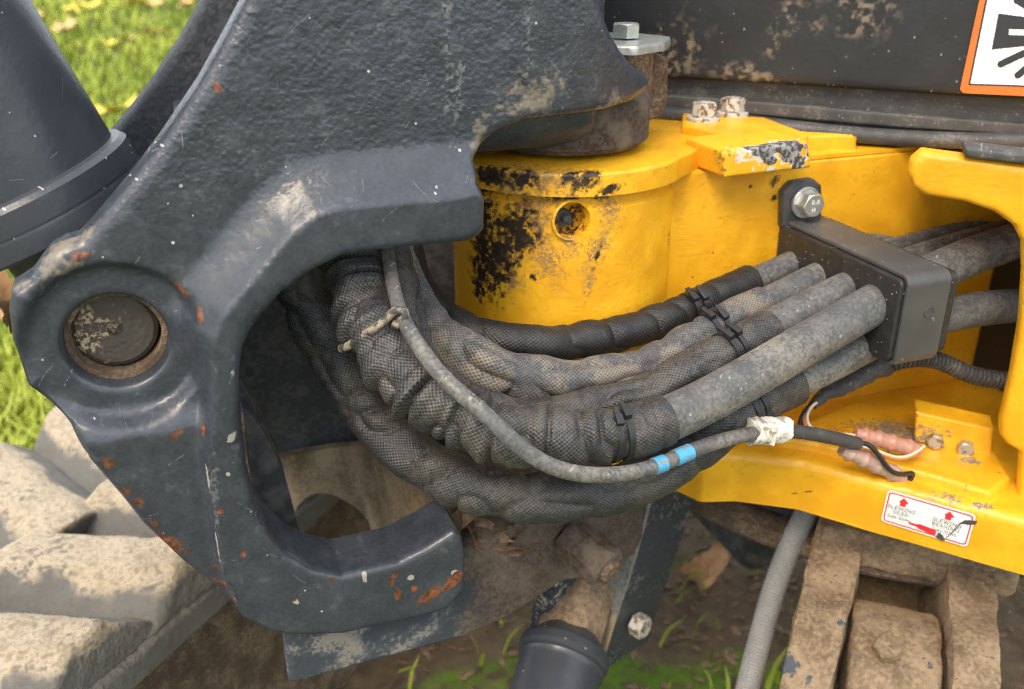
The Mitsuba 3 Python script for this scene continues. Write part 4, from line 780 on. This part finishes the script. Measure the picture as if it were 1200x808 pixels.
# ------------------------------------------------------------------ rubber track, lower left
tk = thing('rubber_track', 'muddy rubber track with tan worn lugs at the lower left', 'track')
EA, EB = atZ(245, 690, TZ), atZ(110, 808, TZ); td = nz((EA-EB)*[1, 1, 0]); tcx = np.array([-td[1], td[0], 0]); tcx = tcx if tcx[0] < 0 else -tcx
FK = Frame(EB, td, tcx) if np.cross(td, tcx)[2] > 0 else Frame(EB, -td, tcx)
sg = 1 if np.allclose(FK.a, td) else -1
put(tk+'__belt', relief(FK, [(-.5*1, 0), (1.2, 0), (1.2, .34), (-.5, .34)] if sg > 0 else [(-1.2, 0), (.5, 0), (.5, .34), (-1.2, .34)], 0, .008, .03, step=.02, sb=.01, lumps=.003, lf=20), 'track_rubber', smooth=True)
def lug(t0, c0, c1, skew, wb, wt, hh, seed):
    import manifold3d as m3
    v = []
    for c, sk in ((c0, 0), (c1, skew)):
        e = .012 if c == c0 else -.012
        for w, z, cc in ((wb, -.004, c), (wt, hh, c+e)): v += [(t0+sk-w/2, cc, z), (t0+sk+w/2, cc, z)]
    mm = m3.Manifold.hull_points(np.array(v, float)).refine_to_length(.006).to_mesh(); m = trimesh.Trimesh(mm.vert_properties[:, :3], mm.tri_verts)
    trimesh.smoothing.filter_taubin(m, iterations=30); m.vertices = m.vertices+(m.vertex_normals*(((meshkit.fbm(m.vertices*40+seed, 3)-.5)*.007+(meshkit.fbm(m.vertices*150+seed, 2)-.5)*.002))[:, None])
    m.vertices = FK.o+m.vertices[:, :1]*FK.a+m.vertices[:, 1:2]*FK.b+m.vertices[:, 2:]*FK.n; return m
PIT = .118
for k in range(-4, 9):
    t0 = sg*(k*PIT+.015)
    put(tk+'__lug', lug(t0, .002, .185, -sg*.06, .15, .040, .036, k), 'track_rubber', smooth=45)
    put(tk+'__lug', lug(t0+sg*PIT*.5-sg*.01, .338, .16, -sg*.06, .15, .040, .036, k+40), 'track_rubber', smooth=45)
uf = relief(Frame(FK.o-FK.n*.03+FK.b*.02, FK.a, FK.n), [(-.6, -.28), (1.2, -.28), (1.2, 0), (-.6, 0)] if sg > 0 else [(-1.2, -.28), (.6, -.28), (.6, 0), (-1.2, 0)], 0, .0, .02, step=.02, sb=.02, lumps=.003, lf=30)
put(tk+'__undercarriage', uf, 'caked_dirt', smooth=True, label='earth-caked side of the undercarriage below the track')

# ------------------------------------------------------------------ lower frame: slew ring, plates
lf_ = thing('undercarriage_frame', 'dark dusty lower frame and slew ring in shadow below the yellow deck', 'undercarriage')
put(lf_+'__slew_ring', lathe([(0, 0), (.27, 0), (.27, .07), (0, .07)], (.50, .22, -.235), (0, 0, 1), 96), 'dark_steel')
put(lf_+'__base_plate', lathe([(0, 0), (.33, 0), (.335, .006), (.335, .02), (0, .02)], (.54, .24, -.262), (0, 0, 1), 96), 'caked_dirt', label='dusty round base plate')
put(lf_+'__cross_beam', box((.62, .35, -.36), (.5, .25, .18), r=.02), 'dark_steel')

# ------------------------------------------------------------------ blade arm pivot, lower right
bp_ = thing('blade_pivot', 'mud-caked blade arm pivot with two cheeks at the lower right', 'pivot')
n_ = FD.n
FD = fdeck(DK); PC = FD.w(FD.px(1036, 812, -.01), -.01)[0]+[0, 0, .006]
def ear(c, wid, R, zt, mat, key, lab=None, seed=0):
    fr = Frame(c+DIR*wid/2, n_, (0, 0, 1)); fr = Frame(c-DIR*wid/2, -n_, (0, 0, 1)) if (np.cross(n_, (0, 0, 1))@DIR) < 0 and False else fr
    s = 1.0
    p = unary_union([Point(0, 0).buffer(R, quad_segs=20), Polygon([(-R*.2, R*.98), (-.05, zt), (-.22, zt), (-.22, -R), (0, -R)])]).buffer(.01).buffer(-.01)
    if fr.n@DIR < 0: fr = Frame(c-DIR*wid/2, n_, (0, 0, 1))
    m = relief(fr, p, 0, .009, wid, step=.004, sb=.003, lumps=.003, seed=seed, lf=45)
    return put(key, m, mat, smooth=True, label=lab)
def caked(parts, seed, amp=.0035, it=24):
    import manifold3d as m3
    mm = m3.Manifold.batch_boolean(parts, m3.OpType.Add).refine_to_length(.005).to_mesh(); m = trimesh.Trimesh(mm.vert_properties[:, :3], mm.tri_verts)
    trimesh.smoothing.filter_taubin(m, iterations=it); return lump(m, amp, 55, seed)
def cheek(off, wid, yaw, seed):
    import manifold3d as m3
    a = nz(DIR+yaw*n_); b = np.array([0, 0, 1.]); f = nz(np.cross(a, b)); f = f if f@n_ > 0 else -f
    c = PC+DIR*off; tr = lambda x, y, z: c+a*x+f*y+b*z
    rim = [tr(x, .078*math.cos(t), .078*math.sin(t)) for x in (-wid/2, wid/2) for t in np.linspace(0, 2*math.pi, 28)[:-1]]
    arm = [tr(x*k, y, z) for x in (-wid/2, wid/2) for y, z, k in ((.05, .055, 1), (-.10, .11, 1.1), (-.16, .11, 1.1), (-.16, -.03, 1.1), (-.02, -.07, 1))]
    return caked([m3.Manifold.hull_points(np.array(rim)), m3.Manifold.hull_points(np.array(arm))], seed)
put(bp_+'__cheek', cheek(-.056, .036, .10, 1), 'pale_mud', smooth=50); put(bp_+'__cheek', cheek(.052, .032, -.02, 2), 'pale_mud', smooth=50)
br_ = to_m3(box(PC-n_*.075+[0, 0, .088], (.15, .04, .034), (DIR, n_, (0, 0, 1))))
put(bp_+'__cross_bar', caked([br_], 3), 'pale_mud', smooth=50)
put(bp_+'__socket', box(PC-n_*.16+[0, 0, .0], (.12, .03, .16), (DIR, n_, (0, 0, 1))), 'pale_mud')
tn = caked([to_m3(cyl(PC-DIR*.033, PC+DIR*.032, .064, 72))], 6, .0028, 12)
ar = put(bp_+'__arm_end', tn, 'pale_mud', smooth=50, label='muddy arm end between the cheeks')
bn_ = FD.w(FD.px(1040, 760, .02), 0.02)[0]; up_ = nz(bn_-PC); up_ = nz(up_-DIR*(up_@DIR)); b0 = PC+up_*.062+DIR*((bn_-PC)@DIR)
put(ar+'__plug', lump(hexhead(b0-up_*.002, up_, .019, .014, .2), .0006, 250, 4, .002), 'pale_mud', smooth=40, label='mud-covered plug on the arm end')
gb = PC+DIR*.075+np.array([0, 0, .018])
put(bp_+'__pin_bolt', hexhead(gb-DIR*.014, DIR, .018, .012, .3), 'old_zinc', label='bright bolt on the right cheek')
put(bp_+'__keeper', box(gb-DIR*.012-[0, 0, .03], (.012, .03, .05), (DIR, n_, (0, 0, 1)), .002), 'pale_mud')

# ------------------------------------------------------------------ grey ribbed conduit, lower middle
gc = thing('ribbed_hose', 'pale grey ribbed hose hanging down below the yellow deck', 'hose')
Q, S = spline([atY(*q) for q in [(955, 575, .05), (943, 605, .045), (920, 655, .035), (900, 715, .02), (884, 775, .005), (866, 850, -.01), (850, 920, -.03)]], .0005)
def ribbed_color(p, n, uv): return mix(C(.2, .2, .2), C(.36, .36, .36), fbm(p.x*50, p.y*50, p.z*50, 3))
principled('ribbed_plastic', ribbed_color, .5)
put(gc+'__tube', sweep(Q, S, .0098+.0006*np.sin(S*2*np.pi/.0028), 32)[0], 'ribbed_plastic', smooth=True)

# ------------------------------------------------------------------ blade cylinder and its bracket, bottom centre
eb = thing('cylinder_bracket', 'dark upright bracket plate with mud-stained edges behind the lower boss', 'bracket')
FE = Frame(atY(772, 575, .12), (0.05, 1, 0), (0, 0, 1))        # looks to +X
def side_plate(px, depth, wid): 
    a = [atY(*q, depth) for q in px]; return a
e_pts = [atY(*q, .12) for q in [(772, 560), (760, 610), (745, 665), (722, 720), (702, 778)]]
zz = np.array([q[2] for q in e_pts]); xx = np.array([q[0] for q in e_pts])
def slant(px_list, Y0, deep, thick):
    """A plate that runs back from its near edge, the edge following the given line."""
    a = np.array([atY(*q, Y0) for q in px_list]); v = []; N = len(a)
    for q in a:
        for dy in (0, 1):
            for dx in (0, 1): v.append(q+dy*np.array(deep)+dx*np.array(thick))
    import manifold3d as m3
    parts = [m3.Manifold.hull_points(np.array(v[4*i:4*i+8])) for i in range(N-1)]
    mm = m3.Manifold.batch_boolean(parts, m3.OpType.Add).to_mesh(); return trimesh.Trimesh(mm.vert_properties[:, :3], mm.tri_verts)
put(eb+'__near_plate', slant([(768, 556), (752, 620), (735, 680), (718, 730), (700, 790)], .07, (.062, .022, 0), (-.005, .020, 0)), 'dusty_plate', smooth=30)
put(eb+'__pale_edge', slant([(768, 556), (752, 620), (735, 680), (718, 730), (700, 790)], .0688, (.004, .0014, 0), (-.0045, .018, 0)), 'pale_edge_steel', smooth=30, label='pale front edge of the plate')  # lighter strip laid along the front edge of the near plate
put(eb+'__far_plate', slant([(668, 640), (650, 690), (640, 730), (634, 770)], .075, (.05, .018, 0), (-.006, .018, 0)), 'stained_plate', smooth=30)
bb_ = atY(744, 730, .076); put(eb+'__bolt', hexhead(bb_, (.5, -1, 0), .019, .012, .3), 'old_zinc', label='bolt head on the near plate')
bc_ = thing('blade_cylinder', 'dark hydraulic cylinder with a thick collar at the bottom centre', 'hydraulic cylinder')
c0, c1 = atY(690, 690, .10), atY(655, 812, .03); ax = nz(c1-c0)
cc = atY(663, 760, .055)
put(bc_+'__rod_eye', lump(trimesh.util.concatenate([box(cc-ax*.045, (.050, .046, .11), (nz(np.cross(ax, [0, 1, 0])), nz(np.cross(ax, np.cross(ax, [0, 1, 0]))), ax), .014)]), .0012, 100, 5, .005), 'pale_mud', smooth=50, label='tan muddy rod eye')
put(bc_+'__barrel', lathe([(0, -.012), (.026, -.012), (.032, -.004), (.0375, 0), (.039, .003), (.039, .010), (.0365, .012), (.0365, .014), (.0375, .016), (.035, .021), (.035, .3), (0, .3)], cc, ax, 72), 'cylinder_paint', smooth=30)

# ------------------------------------------------------------------ leaves
def leaf(c, size, rot, tilt, curl, seed, lobes=5):
    g = np.random.default_rng(seed); a = np.linspace(0, 2*np.pi, 49)[:-1]
    r = size*(.62+.25*np.abs(np.cos(a*lobes/2))**1.5+.06*g.standard_normal(48)); ring = [np.stack([np.cos(a), np.sin(a)*.8], 1)*r[:, None]*k for k in (.25, .5, .75, 1)]
    P = np.vstack([[[0, 0]], *ring]); z = curl*(P[:, 0]**2*1.2-P[:, 1]**2*.6+P[:, 1]*P[:, 0])/size+.14*size*(meshkit.noise(np.c_[P*3/size, P[:, 0]*0+seed], seed)-.5)
    V = np.c_[P, z]; F = [[0, 1+j, 1+(j+1) % 48] for j in range(48)]
    for k in range(3):
        b = 1+48*k; F += [[b+j, b+48+j, b+48+(j+1) % 48] for j in range(48)]+[[b+j, b+48+(j+1) % 48, b+(j+1) % 48] for j in range(48)]
    m = trimesh.Trimesh(V, F, process=False); T = trimesh.transformations.euler_matrix(tilt[0], tilt[1], rot); m.apply_transform(T); m.apply_translation(c)
    t = m.copy(); t.vertices = t.vertices-m.vertex_normals*.0006; t.invert(); return trimesh.util.concatenate([m, t])
def lying(px, py, up=.012):
    d = ray(px, py); t = 0.4
    while True:
        q = CO+d*t
        if q[2] <= gz(np.array(q[0]), np.array(q[1]))+up or t > 30: return q
        t *= 1.003
k = put('fallen_leaf', leaf(lying(815, 676, .02), .042, .4, (.45, .25), 1.5, 1, 2), 'orange_leaf', smooth=True); tag(k, 'curled orange-brown leaf on the soil beside the ribbed hose', 'leaf')
k = put('fallen_leaf', leaf(lying(580, 680, .01), .05, 1.4, (.2, .2), .5, 2), 'dry_leaf', smooth=True); tag(k, 'dark brown leaf on the soil under the lower boss', 'leaf')
k = put('fallen_leaf', leaf(atY(3, 355, .16), .03, 1.0, (1.1, .3), .6, 3), 'orange_leaf', smooth=True); tag(k, 'orange leaf caught at the left edge behind the bracket', 'leaf')
dl = thing('leaf_debris', 'crumpled dry leaf stuck on the earth-caked lower boss under the hoses', 'leaf')
d0 = atY(575, 632, .02)
put(dl+'__scrap', leaf(d0+[-.012, 0, .006], .018, .3, (1.2, .4), 1.6, 8), 'dry_leaf', smooth=True); put(dl+'__scrap', leaf(d0+[.008, -.003, -.002], .014, 1.3, (.9, -.6), 2.2, 9), 'dry_leaf', smooth=True)
put(dl+'__scrap', leaf(d0+[.014, -.004, -.008], .010, 2.3, (.3, -.9), 2.2, 10), 'dry_leaf', smooth=True); put(dl+'__scrap', leaf(d0+[-.024, .004, .014], .014, .9, (.7, .9), 2, 12), 'dry_leaf', smooth=True)
LV = [(125, 49, 'yellow_leaf', .06), (84, 12, 'yellow_leaf', .07), (52, 17, 'tan_leaf', .06), (78, 30, 'tan_leaf', .07), (126, 131, 'yellow_leaf', .06), (144, 125, 'yellow_leaf', .075), (172, 38, 'tan_leaf', .05), (188, 36, 'tan_leaf', .05), (160, 3, 'yellow_leaf', .1), (185, 2, 'tan_leaf', .08), (150, 44, 'tan_leaf', .04), (70, 34, 'tan_leaf', .06), (105, 5, 'yellow_leaf', .09), (217, 5, 'tan_leaf', .07), (12, 535, 'tan_leaf', .03)]
LL = {0: 'small yellow leaf alone near the cylinder barrel on the far lawn', 4: 'wide yellow leaf in the middle of the far lawn gap', 5: 'pale yellow leaf lowest on the lawn, just above the cylinder collar', 6: 'left of the two tan leaves beside the bracket edge on the lawn', 7: 'right of the two tan leaves beside the bracket edge on the lawn', 2: 'tan leaf touching the barrel outline on the far lawn', 8: 'yellow leaf cut by the top edge of the photo', 10: 'tiny tan leaf right of the small yellow leaf on the lawn'}
for n, (x, y, mt, sz) in enumerate(LV):
    k = put('fallen_leaf', leaf(lying(x, y, .05), sz, n*1.3, (.25*math.sin(n), .3*math.cos(n*2)), .4, 20+n), mt, smooth=True)
    if n == 14: tag(k, 'small tan leaf in the grass at the left edge', 'leaf')
    elif n in LL: tag(k, LL[n], 'leaf', 'leaves on the far lawn')
    else: tag(k, 'small faded leaf among the others near the top edge of the far lawn', 'leaf', 'leaves on the far lawn')
